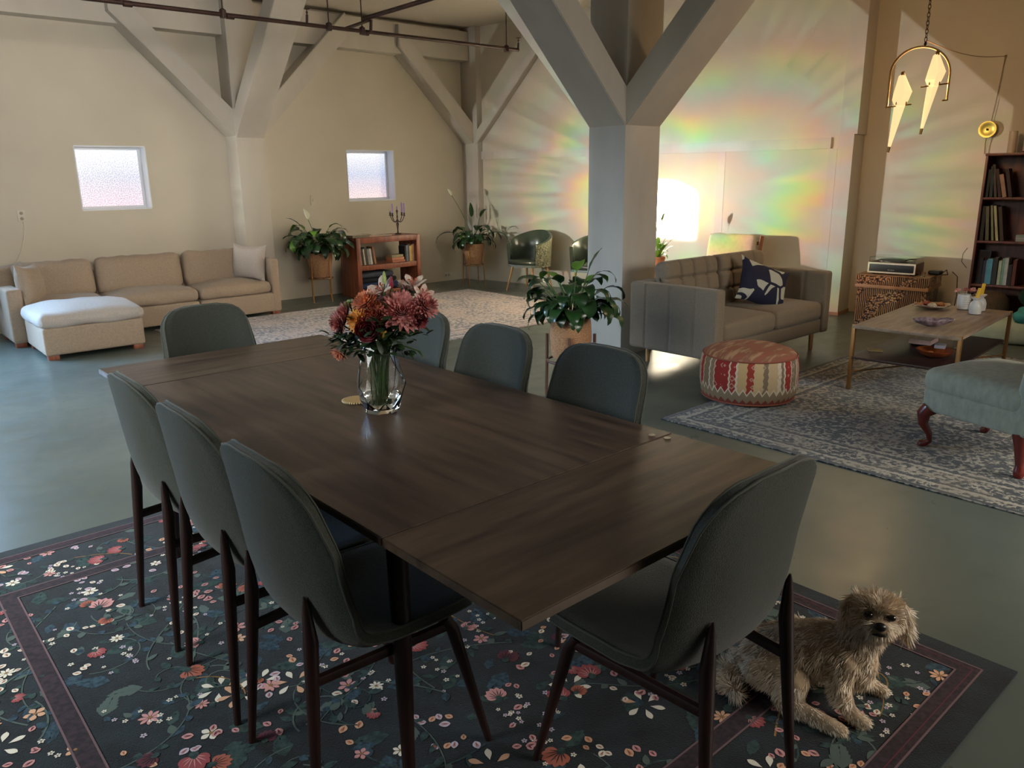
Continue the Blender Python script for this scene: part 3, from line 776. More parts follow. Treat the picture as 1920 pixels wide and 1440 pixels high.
section(1.27, 2.175, 'L', 'left corner section of the pale sectional, with the left arm, behind the ottoman', 1)
section(2.18, 3.085, '', 'armless middle section of the pale sectional sofa', 1)
section(3.09, 4.03, 'R', 'right end section of the pale sectional with an arm, by the wall post', 1)
t = thing('ottoman', 'large pale upholstered ottoman pushed against the left sofa section', 'ottoman', (1.80, 8.265, 0), -.01)
bm = rbox(B(), (.425, .405, .125), .022, 4, None, T(0, 0, .165)); obj('base', bm, LINEN, t)
bm = rbox(B(), (.45, .425, .065), .06, 16, crown(.065, 3.3, .018), T(0, 0, .345)); obj('cushion', bm, LINENP, t)
for fx in (-1, 1):
    for fy in (-1, 1):
        bm = bbox(B(), (-.045, -.045, 0), (.045, .045, .042), .004, T(fx*.36, fy*.345, 0)); obj('foot', bm, REDWOOD, t)
tag(obj('throw_pillow', pillow(B(), .44, .42, .22, seed=3), LINENP, loc=(3.79, 8.98, .61), rot=(PI/2-.10, .06, -1.02)), 'plump pale square pillow standing against the right arm of the sectional', 'pillow')
tag(obj('throw_pillow', pillow(B(), .40, .42, .19, seed=5), LINEN, loc=(1.52, 8.90, .57), rot=(PI/2-.12, .03, .95)), 'beige square pillow leaning on the left arm of the sectional', 'pillow')
tag(obj('throw_pillow', pillow(B(), .46, .40, .16, seed=8), LINEN, loc=(1.36, 9.22, .57), rot=(PI/2-.2, 0, .5)), 'beige pillow tucked in the far left corner of the sectional, behind another pillow', 'pillow')

# ------------------------------------------------------------------ two-seat tufted sofa
t = thing('tufted_sofa', 'greige two seat sofa with tufted back cushions and wooden legs', 'sofa', (5.87, 3.77, 0))
hx, hy = .88, .43
def armdef(p, q):
    # vertical channel seams on the outer panel
    k = 1 if abs(q.x) > .9 else 0
    g = 0
    for yy in (-.22, 0.02, .26): g = max(g, math.exp(-((p.y-yy)/.012)**2))
    return Vector((p.x-.010*g*k*math.copysign(1, q.x)+.0*q.z, p.y, p.z+.006*noise.noise(Vector((p.y*9, 0, 1)))*(q.z > .8)))
for s, nm in ((-1, 'arm'), (1, 'arm')):
    bm = rbox(B(), (.055, hy, .275), .028, 64, armdef, T(s*(hx-.055), 0, .425)); obj(nm, bm, GREIGE, t)
bm = rbox(B(), (hx-.115, .07, .25), .03, 5, None, T(0, hy-.07, .45)); obj('back_frame', bm, GREIGE, t)
bm = rbox(B(), (hx-.11, hy-.03, .062), .015, 4, None, T(0, -.01, .215)); obj('base', bm, GREIGE, t)
for s in (-1, 1):
    bm = rbox(B(), (.3835, .345, .078), .045, 14, crown(.022, s*2, .004), T(s*.384, -.075, .352)); obj('seat_cushion', bm, GREIGE, t)
    def tuft(p, q, s=s):
        if q.y < 0:
            d = 0
            gx = (q.x*.5+.5)*4; gz = (q.z*.5+.5)*3
            fx = abs(gx-round(gx)); fz = abs(gz-round(gz))
            on = (0 < round(gx) < 4)
            lx_ = math.exp(-(fx/.10)**2)*(1 if on else 0); lz_ = math.exp(-(fz/.10)**2)*(1 if 0 < round(gz) < 3 else 0)
            d = .020*max(lx_, lz_)+.026*lx_*lz_
            return Vector((p.x, p.y+d, p.z))
        return p
    bm = rbox(B(), (.358, .085, .225), .06, 44, tuft, T(s*.368, .215, .635, rx=-.16)); obj('back_cushion', bm, GREIGE, t)
for sx in (-1, 1):
    for sy in (-1, 1):
        bm = tube(B(), [(sx*.69, sy*(hy-.06), 0), (sx*.69, sy*(hy-.06), .155)], [.017, .021], 14); obj('leg', bm, OAK, t)
# navy and white blob cushion
m = bpy.data.materials.new('navy_blob_print'); m.use_nodes = True; tt = m.node_tree; b = tt.nodes['Principled BSDF']; b.inputs['Roughness'].default_value = .9
tc = N(tt, 'ShaderNodeTexCoord'); mp = N(tt, 'ShaderNodeMapping'); mp.inputs['Scale'].default_value = (7.5, 7.5, 0.1); mp.inputs['Rotation'].default_value = (0, 0, .5)
nd = N(tt, 'ShaderNodeTexNoise', i2=8.0, i3=0.0); tt.links.new(tc.outputs['Object'], nd.inputs['Vector']); vsn = N(tt, 'ShaderNodeVectorMath', operation='SCALE'); vsn.inputs['Scale'].default_value = .09; tt.links.new(nd.outputs['Color'], vsn.inputs[0]); van = N(tt, 'ShaderNodeVectorMath', operation='ADD'); tt.links.new(tc.outputs['Object'], van.inputs[0]); tt.links.new(vsn.outputs[0], van.inputs[1])
tt.links.new(van.outputs[0], mp.inputs[0])
vo = N(tt, 'ShaderNodeTexVoronoi', feature='DISTANCE_TO_EDGE'); vo.inputs['Scale'].default_value = 1.0; tt.links.new(mp.outputs[0], vo.inputs['Vector'])
vc = N(tt, 'ShaderNodeTexVoronoi', feature='F1'); vc.inputs['Scale'].default_value = 1.0; tt.links.new(mp.outputs[0], vc.inputs['Vector'])
sc = N(tt, 'ShaderNodeSeparateColor'); tt.links.new(vc.outputs['Color'], sc.inputs[0])
fac = math_(tt, 'MULTIPLY', math_(tt, 'GREATER_THAN', vo.outputs[0], .10), math_(tt, 'GREATER_THAN', sc.outputs[0], .34))
mx = N(tt, 'ShaderNodeMix', data_type='RGBA'); tt.links.new(fac, mx.inputs['Factor']); mx.inputs['A'].default_value = col4((24, 26, 52)); mx.inputs['B'].default_value = col4((176, 178, 168))
tt.links.new(mx.outputs['Result'], b.inputs['Base Color'])
tag(obj('throw_pillow', pillow(B(), .50, .40, .15, seed=11), m, loc=(6.13, 3.66, .60), rot=(PI/2-.42, .36, -.50)), 'navy cushion with large pale blobs leaning in the tufted sofa', 'pillow')

# ------------------------------------------------------------------ kilim pouf
m = bpy.data.materials.new('kilim'); m.use_nodes = True; tt = m.node_tree; b = tt.nodes['Principled BSDF']; b.inputs['Roughness'].default_value = .92
tc = N(tt, 'ShaderNodeTexCoord'); sp = N(tt, 'ShaderNodeSeparateXYZ'); tt.links.new(tc.outputs['Object'], sp.inputs[0])
ang = math_(tt, 'MULTIPLY', math_(tt, 'ARCTAN2', sp.outputs[1], sp.outputs[0]), .34)
zz_ = sp.outputs[2]
nz = N(tt, 'ShaderNodeTexNoise', i2=22.0, i3=3.0); tt.links.new(tc.outputs['Object'], nz.inputs['Vector'])
zig = math_(tt, 'PINGPONG', ang, .026)
zig2 = math_(tt, 'PINGPONG', zz_, .022)
u = math_(tt, 'ADD', math_(tt, 'ADD', ang, math_(tt, 'MULTIPLY', zig2, .35)), 10)
per = math_(tt, 'DIVIDE', math_(tt, 'MODULO', u, .712), .712)
cr = N(tt, 'ShaderNodeValToRGB'); cr.color_ramp.interpolation = 'CONSTANT'; e = cr.color_ramp.elements
cols = [(0, (190, 168, 132)), (.10, (206, 194, 176)), (.14, (128, 112, 92)), (.17, (206, 194, 176)), (.19, (150, 50, 46)), (.27, (206, 194, 176)), (.285, (128, 112, 92)), (.38, (206, 196, 180)), (.40, (140, 120, 100)), (.45, (206, 194, 176)), (.462, (146, 44, 42)), (.62, (204, 190, 170)), (.635, (150, 50, 46)), (.69, (206, 194, 176)), (.71, (192, 164, 118)), (.80, (150, 56, 46)), (.86, (196, 172, 132)), (.95, (126, 110, 92))]
e[0].position = 0; e[0].color = col4(cols[0][1]); e[1].position = .10; e[1].color = col4(cols[1][1])
for p_, c_ in cols[2:]:
    q_ = e.new(p_); q_.color = col4(c_)
tt.links.new(per, cr.inputs[0])
mk = N(tt, 'ShaderNodeTexVoronoi', feature='F1', distance='MANHATTAN'); mk.inputs['Scale'].default_value = 15; mk.inputs['Randomness'].default_value = .35
cmb = N(tt, 'ShaderNodeCombineXYZ'); tt.links.new(ang, cmb.inputs[0]); tt.links.new(zz_, cmb.inputs[1]); tt.links.new(cmb.outputs[0], mk.inputs['Vector'])
motif = math_(tt, 'LESS_THAN', math_(tt, 'ABSOLUTE', math_(tt, 'SUBTRACT', mk.outputs[0], .30)), .07)
mx0 = N(tt, 'ShaderNodeMix', data_type='RGBA'); tt.links.new(math_(tt, 'MULTIPLY', motif, .75), mx0.inputs['Factor']); tt.links.new(cr.outputs[0], mx0.inputs['A']); mx0.inputs['B'].default_value = col4((186, 158, 134))
low = math_(tt, 'LESS_THAN', zz_, math_(tt, 'ADD', math_(tt, 'MULTIPLY', zig, 1.5), .085))
mx1 = N(tt, 'ShaderNodeMix', data_type='RGBA'); tt.links.new(low, mx1.inputs['Factor']); tt.links.new(mx0.outputs['Result'], mx1.inputs['A']); mx1.inputs['B'].default_value = col4((138, 122, 98))
edge = math_(tt, 'COMPARE', math_(tt, 'SUBTRACT', zz_, math_(tt, 'MULTIPLY', zig, 1.5)), .09, .007)
mx2 = N(tt, 'ShaderNodeMix', data_type='RGBA'); tt.links.new(edge, mx2.inputs['Factor']); tt.links.new(mx1.outputs['Result'], mx2.inputs['A']); mx2.inputs['B'].default_value = col4((208, 196, 178))
low2 = math_(tt, 'LESS_THAN', zz_, math_(tt, 'ADD', math_(tt, 'MULTIPLY', zig, 1.2), .03))
mx3 = N(tt, 'ShaderNodeMix', data_type='RGBA'); tt.links.new(low2, mx3.inputs['Factor']); tt.links.new(mx2.outputs['Result'], mx3.inputs['A']); mx3.inputs['B'].default_value = col4((128, 62, 50))
# soft printed stripes on the top
tn = N(tt, 'ShaderNodeTexNoise', i2=7.0, i3=3.0); mp = N(tt, 'ShaderNodeMapping'); mp.inputs['Scale'].default_value = (1.0, 4.0, 1); tt.links.new(tc.outputs['Object'], mp.inputs[0]); tt.links.new(mp.outputs[0], tn.inputs['Vector'])
c3 = N(tt, 'ShaderNodeValToRGB'); e = c3.color_ramp.elements; e[0].position = .38; e[0].color = col4((150, 92, 74)); e[1].position = .62; e[1].color = col4((178, 142, 112)); q_ = e.new(.5); q_.color = col4((140, 96, 78)); tt.links.new(tn.outputs[0], c3.inputs[0])
tp = math_(tt, 'GREATER_THAN', zz_, .318)
mx4 = N(tt, 'ShaderNodeMix', data_type='RGBA'); tt.links.new(tp, mx4.inputs['Factor']); tt.links.new(mx3.outputs['Result'], mx4.inputs['A']); tt.links.new(c3.outputs[0], mx4.inputs['B'])
tt.links.new(mx4.outputs['Result'], b.inputs['Base Color'])
bp = N(tt, 'ShaderNodeBump', i0=.4, i1=.01); tt.links.new(nz.outputs[0], bp.inputs['Height']); tt.links.new(bp.outputs[0], b.inputs['Normal'])
t = thing('pouf', 'round red and cream kilim pouf on the corner of the slate rug', 'pouf', (4.80, 2.93, .008))
prof = [(.02, 0), (.27, 0), (.305, .012), (.325, .05), (.335, .13), (.335, .24), (.325, .30), (.312, .325), (.29, .345), (.22, .368), (.12, .378), (.02, .376)]
bm = lathe(B(), prof, 72, lob=lambda a, z: 1+.012*noise.noise(Vector((math.cos(a)*2, math.sin(a)*2, z*4)))+.006*math.sin(a*26)*(z > .3)*(z < .36))
obj('body', bm, m, t)
bm = B()
for z, r in ((.318, .3205), (.02, .315)):
    tube(bm, [(r*math.cos(2*PI*k/60), r*math.sin(2*PI*k/60), z) for k in range(61)], .006, 6, cap=False)
obj('piping', bm, mat('pouf_piping', (142, 82, 66), .85), t)

# ------------------------------------------------------------------ potted peace lilies
def leaf_blade(bm, base, az, L, W, rise, droop, fold=.25, twist=0.0, mi=0, stem=0.0, n=9):
    """petiole plus arching blade; rise = start elevation (rad), droop = total bend (rad)"""
    d = Vector((math.cos(az), math.sin(az), 0)); side = Vector((-d.y, d.x, 0))
    p = Vector(base); el = rise
    if stem > 0:
        P = [p.copy()]; k = 5
        for i in range(k):
            p = p+(d*math.cos(el)+Vector((0, 0, math.sin(el))))*stem/k; el -= droop*.25/k; P.append(p.copy())
        tube(bm, P, [.0042]*3+[.0034]*3, 6, mi=1)
    rows = []; step = L/n
    for i in range(n+1):
        u = i/n
        ww = W*(math.sin(PI*min(1, u*.94+.03)**.72))**.9 if 0 < u < 1 else (.003 if u == 0 else .0008)
        fwd = d*math.cos(el)+Vector((0, 0, math.sin(el))); nrm = side.cross(fwd)*-1
        if nrm.z < 0 and abs(el) < PI/2: nrm = -nrm
        sd = (side*math.cos(twist*u)+nrm*math.sin(twist*u))
        wavy = .07*W*math.sin(u*17+az*5)
        row = []
        for s in (-1, -.5, 0, .5, 1):
            row.append(bm.verts.new(p+sd*ww*s+nrm*(fold*ww*abs(s)+wavy*s*abs(s))))
        rows.append(row); p = p+fwd*step; el -= droop*.88/n*(.6+.8*u)
    for i in range(n):
        for k in range(4):
            f = bm.faces.new((rows[i][k], rows[i+1][k], rows[i+1][k+1], rows[i][k+1])); f.material_index = mi
def spathe(bm, base, az, h, lean, size, mi=2):
    d = Vector((math.cos(az), math.sin(az), 0)); P = [Vector(base)+d*lean*(i/6)**1.6+Vector((0, 0, h*i/6)) for i in range(7)]
    tube(bm, P, .0035, 6, mi=1)
    p = P[-1]; fwd = (P[-1]-P[-2]).normalized(); a, b_ = frame_from(fwd)
    rows = []
    for i in range(8):
        u = i/7; ww = size*.34*math.sin(PI*min(.999, max(.001, u**.8)))+.001; row = []
        for s in (-1, -.5, 0, .5, 1): row.append(bm.verts.new(p+fwd*size*u+a*ww*s+b_*(ww*.8*s*s - ww*.3)))
        rows.append(row)
    for i in range(7):
        for k in range(4):
            f = bm.faces.new((rows[i][k], rows[i+1][k], rows[i+1][k+1], rows[i][k+1])); f.material_index = mi
    tube(bm, [p, p+fwd*size*.5-b_*.004], [.005, .004], 8, mi=3)
def plant(label, loc, pot_r, pot_h, n, seed, L=(.2, .32), W=(.04, .06), Hs=(.12, .3), flowers=(), group='peace lilies in woven pots', special=(), shape='taper'):
    r = random.Random(seed)
    t = thing('potted_peace_lily', label, 'potted plant', loc, 0, group)
    if shape == 'taper': prof = [(pot_r*.66, 0), (pot_r*.74, .01), (pot_r*.86, pot_h*.35), (pot_r*.97, pot_h*.75), (pot_r, pot_h), (pot_r*.93, pot_h), (pot_r*.9, pot_h*.86), (.01, pot_h*.84)]
    else: prof = [(pot_r*.72, 0), (pot_r*.84, .015), (pot_r*.92, pot_h*.25), (pot_r*.96, pot_h*.55), (pot_r*.92, pot_h*.85), (pot_r*.88, pot_h), (pot_r*.80, pot_h), (pot_r*.8, pot_h*.9), (.01, pot_h*.88)]
    bm = lathe(B(), prof, 36, lob=lambda a, z: 1+.006*math.sin(a*24+(int(z/.022) % 2)*PI)); obj('pot', bm, BASKET, t)
    bm = lathe(B(), [(pot_r*.82, pot_h*.86), (pot_r*.5, pot_h*.9), (.01, pot_h*.91)], 20); obj('soil', bm, mat('soil', (44, 32, 24), .95), t)
    bm = B()
    for k in range(n):
        az = 2.399*k+r.uniform(-.4, .4); f = k/n
        st = r.uniform(*Hs)*(1-.3*f); rise = 1.52-.62*f+r.uniform(-.2, .2)
        rr = pot_r*.45*r.random()
        leaf_blade(bm, (rr*math.cos(az), rr*math.sin(az), pot_h*.86), az+r.uniform(-.3, .3), r.uniform(*L), r.uniform(*W), rise, r.uniform(2.3, 3.6), r.uniform(.05, .2), r.uniform(-.6, .6), 0 if r.random() > .12 else 2, st)
    for (az, st, LL, WW, rise, droop) in special:
        leaf_blade(bm, (.02*math.cos(az), .02*math.sin(az), pot_h*.86), az, LL, WW, rise, droop, .2, .2, 0, st)
    obj('foliage', bm, [LEAF, STEMG, LEAFL], t, angle=70)
    for (az, h, lean, size) in flowers:
        bm = B(); spathe(bm, (0, 0, pot_h*.86), az, h, lean, size); obj('flower', bm, [LEAF, STEMG, SPATHE, mat('spadix', (208, 200, 130), .7)], t, angle=70)
    return t
def stand(label, loc, r, ring_z, foot_r, top_z, a0=0.0, th=.008, material=None, group='metal plant stands'):
    t = thing('plant_stand', label, 'plant stand', loc, 0, group); mt = material or GOLDLEG
    bm = B()
    tube(bm, [(r*math.cos(2*PI*k/32), r*math.sin(2*PI*k/32), ring_z) for k in range(33)], th*.9, 8, cap=False)
    tube(bm, [(-r, 0, ring_z), (r, 0, ring_z)], th*.7, 6); tube(bm, [(0, -r, ring_z), (0, r, ring_z)], th*.7, 6)
    obj('ring', bm, mt, t)
    for k in range(4):
        a = a0+k*PI/2
        bm = tube(B(), [(foot_r*math.cos(a), foot_r*math.sin(a), 0), (r*1.03*math.cos(a), r*1.03*math.sin(a), ring_z), (r*1.03*math.cos(a), r*1.03*math.sin(a), top_z)], th, 8); obj('leg', bm, mt, t)
# plant right of the left post
stand('slender copper plant stand between the post and the low bookcase', (4.86, 9.28, 0), .155, .30, .165, .58, .35, .0075)
plant('bushy dark peace lily in a woven pot between the wall post and the low bookcase', (4.86, 9.28, .308), .165, .32, 96, 3, (.18, .28), (.045, .065), (.12, .42), flowers=((2.2, .46, .12, .15),),
      special=((2.6, .38, .25, .04, 1.25, 1.1), (2.4, .30, .26, .05, 1.0, 1.8), (5.2, .3, .30, .06, .8, 1.9), (-.3, .32, .25, .05, .7, 1.6)))
stand('copper plant stand in the back right corner by the barrel chair', (7.19, 9.02, 0), .155, .30, .175, .56, .5, .0075)
plant('sparse peace lily with one tall pale bloom in the back right corner', (7.19, 9.02, .308), .16, .30, 36, 12, (.20, .32), (.040, .055), (.12, .34), flowers=((2.2, .72, .30, .12),),
      special=((1.0, .42, .25, .035, 1.45, .8), (.3, .45, .24, .03, 1.3, 1.5), (2.6, .3, .36, .05, .9, 2.3), (-.9, .3, .34, .05, .9, 2.4)))
# big plant by the column
stand('walnut plant stand in front of the central column', (3.92, 3.83, 0), .165, .27, .175, .46, 2.29, .011, mat('walnut_stand', (96, 62, 44), .5, var=.2))
plant('large dark peace lily in a pale woven pot by the central column', (3.92, 3.83, .282), .155, .30, 78, 21, (.15, .22), (.040, .060), (.12, .38), shape='barrel', group='peace lilies in woven pots',
      special=((-.75, .36, .20, .035, 1.35, .5), (-.9, .22, .20, .085, .55, 2.3), (-.5, .26, .20, .05, .7, 1.6), (2.3, .2, .2, .055, .8, 2.4), (-2.3, .2, .2, .06, .9, 2.6), (2.6, .18, .2, .05, .7, 2.6)))

# ------------------------------------------------------------------ books
def book(label, loc, w, h, d, rgb, rx=0, ry=0, rz=0, group=None, flat=False):
    """w thickness along x, d depth along y, h height along z; flat = lying down"""
    cov = mat('book_cover', rgb, .6, var=.12, vscale=12)
    b2 = B()
    o1 = box(B(), (-w/2, 0, 0), (-w/2+.003, d, h)); join(b2, o1)
    o1 = box(B(), (w/2-.003, 0, 0), (w/2, d, h)); join(b2, o1); o1 = box(B(), (-w/2, -.003, 0), (w/2, 0, h)); join(b2, o1)
    ob = obj('book', b2, cov, None, False, loc, (rx, ry, rz)); tag(ob, label, 'book', group)
    p = box(B(), (-w/2+.003, 0, .004), (w/2-.003, d-.005, h-.004)); obj('pages', p, PAPER, ob, False)
    return ob
# ------------------------------------------------------------------ low bookcase on the back wall
bx0, bx1, by0, by1, bh = 5.295, 6.30, 9.08, 9.52, .79
t = thing('low_bookcase', 'low reddish wooden bookcase with open shelves under the right window', 'bookcase', ((bx0+bx1)/2, (by0+by1)/2, 0))
hw, hd = (bx1-bx0)/2, (by1-by0)/2
for s in (-1, 1):
    obj('side_panel', bbox(B(), (-.03, -hd, 0), (.03, hd, bh), .004, T(s*(hw-.03), 0, 0)), REDWOOD, t)
obj('top', bbox(B(), (-hw+.06, -hd, bh-.075), (hw-.06, hd, bh), .004), REDWOOD, t)
obj('shelf', bbox(B(), (-hw+.06, -hd+.01, .36), (hw-.06, hd, .425), .004), REDWOOD, t)
obj('shelf', bbox(B(), (-hw+.06, -hd+.01, .03), (hw-.06, hd, .08), .004), REDWOOD, t)
tag(obj('leaning_board', bbox(B(), (-.014, -.2, 0), (.014, .2, .62), .004), REDWOOD, loc=(bx1+.03, 9.36, .003), rot=(0, -.035, 0)), 'reddish wooden board standing against the right side of the low bookcase', 'board')
rb = random.Random(4)
cl = [((206, 176, 140), 'tan'), ((38, 34, 34), 'black'), ((200, 186, 160), 'cream'), ((52, 46, 46), 'charcoal'), ((150, 146, 142), 'grey'), ((206, 204, 200), 'white'), ((72, 44, 40), 'maroon'), ((172, 116, 74), 'orange brown')]
x = bx0+.075
for i, (c_, nm) in enumerate(cl):
    w_ = rb.uniform(.022, .034); h_ = rb.uniform(.20, .235)
    book('slim %s book leaning in the left row of the low bookcase' % nm, (x+w_/2, by0+.05, .4265+.004), w_, h_, .15, c_, 0, -.10 if i < 7 else -.14, 0, 'leaning books in the low bookcase'); x += w_+.004
for i, (c_, nm) in enumerate([((190, 116, 86), 'salmon book at the bottom'), ((200, 130, 96), 'peach book in the middle'), ((150, 142, 104), 'olive book at the top')]):
    book('%s of the flat stack, low bookcase' % nm, (5.97-.01*i, by0+.05, .4262+.0345*i+.002), .20, .032, .15, c_, 0, 0, .04*i, 'stacked books in the low bookcase')
for i, (c_, nm) in enumerate([((26, 24, 26), 'black'), ((126, 136, 150), 'blue grey'), ((84, 78, 92), 'dusky violet'), ((216, 196, 116), 'yellow'), ((196, 138, 52), 'amber'), ((190, 160, 140), 'beige')]):
    book('upright %s book in the right row on the upper shelf of the low bookcase' % nm, (6.085+.026*i, by0+.05, .4262), .024, .21+.01*(i % 3), .15, c_, 0, 0, 0, 'upright books in the low bookcase')
for i, (c_, nm, z, h_, wdt) in enumerate([((40, 58, 96), 'folded blue blanket at the bottom of the lower shelf', .083, .10, .60), ((30, 32, 44), 'folded navy blanket in the middle of the pile', .185, .06, .56), ((70, 76, 90), 'rolled grey and black throw on top of the folded blankets', .247, .07, .52)]):
    bm = rbox(B(), (wdt/2, .15, h_/2), h_*.45, 10, lambda p, q: Vector((p.x, p.y, p.z+.006*noise.noise(Vector((p.x*7, p.y*7, 2))))))
    tag(obj('folded_blanket', bm, mat('blanket', c_, .95, var=.25, vscale=14, stretch=(1, 1, 6)), loc=(5.36+wdt/2+.003, by0+.19, z+h_/2+.003)), nm+', in the low bookcase', 'blanket', 'folded blankets')
tag(obj('folded_towel', rbox(B(), (.25, .14, .05), .03, 6), mat('towel_pale', (196, 196, 160), .95), loc=(5.95, by0+.20, .135)), 'pale yellow folded towel at the right of the lower shelf', 'towel') if False else None
book('thin dark book lying at the left end on top of the low bookcase', (5.42, 9.14, bh+.002), .30, .03, .2, (120, 108, 84), 0, 0, .1, 'books on top of the low bookcase')
book('pale pink flat book in the middle of the top of the low bookcase', (5.64, 9.14, bh+.002), .20, .018, .2, (204, 172, 150), 0, 0, -.1, 'books on top of the low bookcase')
book('small white flat book nearest the candelabra on the low bookcase', (5.83, 9.16, bh+.002), .16, .012, .15, (196, 180, 166), 0, 0, .15, 'books on top of the low bookcase')
# candelabra
t = thing('candelabra', 'dark ornate five armed candelabra on the low bookcase', 'candelabra', (6.09, 9.3, bh+.001))
BRZ = mat('dark_bronze', (70, 56, 48), .4, metal=.6)
obj('stem', lathe(B(), [(.045, 0), (.047, .008), (.03, .014), (.012, .02), (.009, .05), (.013, .10), (.020, .14), (.010, .17), (.016, .19), (.008, .21), (.012, .24), (.007, .26), (.01, .30), (.02, .31), (.012, .315), (.01, .33)], 16), BRZ, t)
cand = [(0, 0, .33)]
for k in range(4):
    a = .4+k*PI/2; d = Vector((math.cos(a), math.sin(a), 0)); P = [Vector((0, 0, .2))+d*u*.115+Vector((0, 0, -.045*math.sin(u*PI)+.045*u*u)) for u in [i/10 for i in range(11)]]
    bm = tube(B(), P, .005, 8); e_ = P[-1]; lathe(bm, [(.006, 0), (.02, .012), (.010, .018), (.013, .045), (.010, .047)], 12, tuple(e_)); obj('arm', bm, BRZ, t)
    cand.append((e_.x, e_.y, e_.z+.047))
LIL = mat('lilac_wax', (150, 124, 196), .5)
names = ['short lilac candle on the centre stem of the candelabra', 'tall lilac candle on the candelabra arm reaching back to the right', 'burnt down lilac candle stub on the candelabra arm behind left', 'tall lilac candle on the leftmost arm of the candelabra', 'tall lilac candle on the rightmost arm of the candelabra']
for k, (x, y, z) in enumerate(cand):
    h_ = [.045, .13, .02, .12, .125][k]
    tag(obj('candle', lathe(B(), [(.009, 0), (.008, h_), (.002, h_+.002)], 12), LIL, loc=(6.09+x, 9.3+y, bh+.001+z)), names[k], 'candle', 'lilac candles')

# ------------------------------------------------------------------ barrel chairs
GREENL = mat('glossy_green_leather', (64, 74, 62), .25, var=.15, vscale=4)
def embossed():
    m = mat('embossed_back', (104, 102, 72), .45); tt = m.node_tree; b = tt.nodes['Principled BSDF']
    tc = N(tt, 'ShaderNodeTexCoord'); vo = N(tt, 'ShaderNodeTexVoronoi', feature='DISTANCE_TO_EDGE'); vo.inputs['Scale'].default_value = 26; vo.inputs['Randomness'].default_value = 1
    nn = N(tt, 'ShaderNodeTexNoise', i2=12.0); tt.links.new(tc.outputs['Object'], nn.inputs['Vector']); va = N(tt, 'ShaderNodeVectorMath', operation='ADD'); vs2 = N(tt, 'ShaderNodeVectorMath', operation='SCALE'); vs2.inputs['Scale'].default_value = .12
    tt.links.new(nn.outputs['Color'], vs2.inputs[0]); tt.links.new(tc.outputs['Object'], va.inputs[0]); tt.links.new(vs2.outputs[0], va.inputs[1]); tt.links.new(va.outputs[0], vo.inputs['Vector'])
    cr = N(tt, 'ShaderNodeValToRGB'); cr.color_ramp.elements[0].position = .02; cr.color_ramp.elements[1].position = .12
    cr.color_ramp.elements[0].color = col4((60, 60, 44)); cr.color_ramp.elements[1].color = col4((120, 118, 86)); tt.links.new(vo.outputs[0], cr.inputs[0]); tt.links.new(cr.outputs[0], b.inputs['Base Color'])
    bp = N(tt, 'ShaderNodeBump', i0=.8, i1=.02); tt.links.new(vo.outputs[0], bp.inputs['Height']); tt.links.new(bp.outputs[0], b.inputs['Normal'])
    return m
EMB = embossed()
def barrel(label, loc, rz):
    t = thing('barrel_chair', label, 'chair', loc, rz, 'green barrel chairs along the right wall')
    # local: faces +x, back at -x
    n = 40; R_ = .29; inner, outer = [], []
    bm = B(); cols_ = []
    for i in range(n+1):
        a = math.radians(52)+(2*PI-math.radians(104))*i/n      # open at the front
        k = (1-math.cos((i/n)*2*PI))/2
        top = .655+.16*k**.8; bot = .335
        ring = []
        for (rr, z) in ((R_+.0, bot), (R_+.012, (bot+top)/2), (R_+.02, top-.01), (R_+.008, top), (R_-.012, top), (R_-.024, top-.01), (R_-.03, (bot+top)/2), (R_-.03, bot)):
            ring.append(Vector((rr*math.cos(a)*.98, rr*math.sin(a)*1.04, z)))
        cols_.append(ring)
    bmi, bmo = B(), B()
    def band(bm_, idx):
        vv = [[bm_.verts.new(c_[j]) for j in idx] for c_ in cols_]
        for i in range(n):
            for j in range(len(idx)-1): bm_.faces.new((vv[i][j], vv[i+1][j], vv[i+1][j+1], vv[i][j+1]))
    band(bmo, [0, 1, 2]); obj('outer_back', bmo, EMB, t, angle=60)
    band(bmi, [2, 3, 4, 5, 6, 7])
    for c_ in (cols_[0], cols_[-1]): bmi.faces.new([bmi.verts.new(p) for p in c_])
    obj('inner_back', bmi, GREENL, t, angle=60)
    bm = B(); pts = [(R_*math.cos(a)*.98, R_*math.sin(a)*1.03, .335) for a in [2*PI*k/36 for k in range(36)]]
    pts = [(max(-9, min(x_, .235)), y_, z_) for x_, y_, z_ in pts]
    extr(bm, pts, (0, 0, .03)); obj('seat_base', bm, mat('grey_trim', (96, 108, 102), .5), t, False)
    bm = rbox(B(), (.22, .24, .035), .03, 8, lambda p, q: Vector((p.x*(1-.12*abs(q.y)**3), p.y*(1-.15*(q.x < 0)*abs(q.x)**3), p.z+.012*(1-q.x*q.x)*(1-q.y*q.y)*(q.z > 0))), T(-.01, 0, .395)); obj('seat_cushion', bm, GREENL, t)
    for sx, sy in ((1, 1), (1, -1), (-1, 1), (-1, -1)):
        bm = tube(B(), [(sx*.16, sy*.17, .34), (sx*.235, sy*.225, 0)], [.019, .010], 12); obj('leg', bm, OAK, t)
barrel('glossy green barrel chair with embossed back, the one nearer the corner plant', (7.42, 8.06, 0), PI+.18)
barrel('olive barrel chair half hidden behind the central column', (7.56, 6.98, 0), PI+.18)

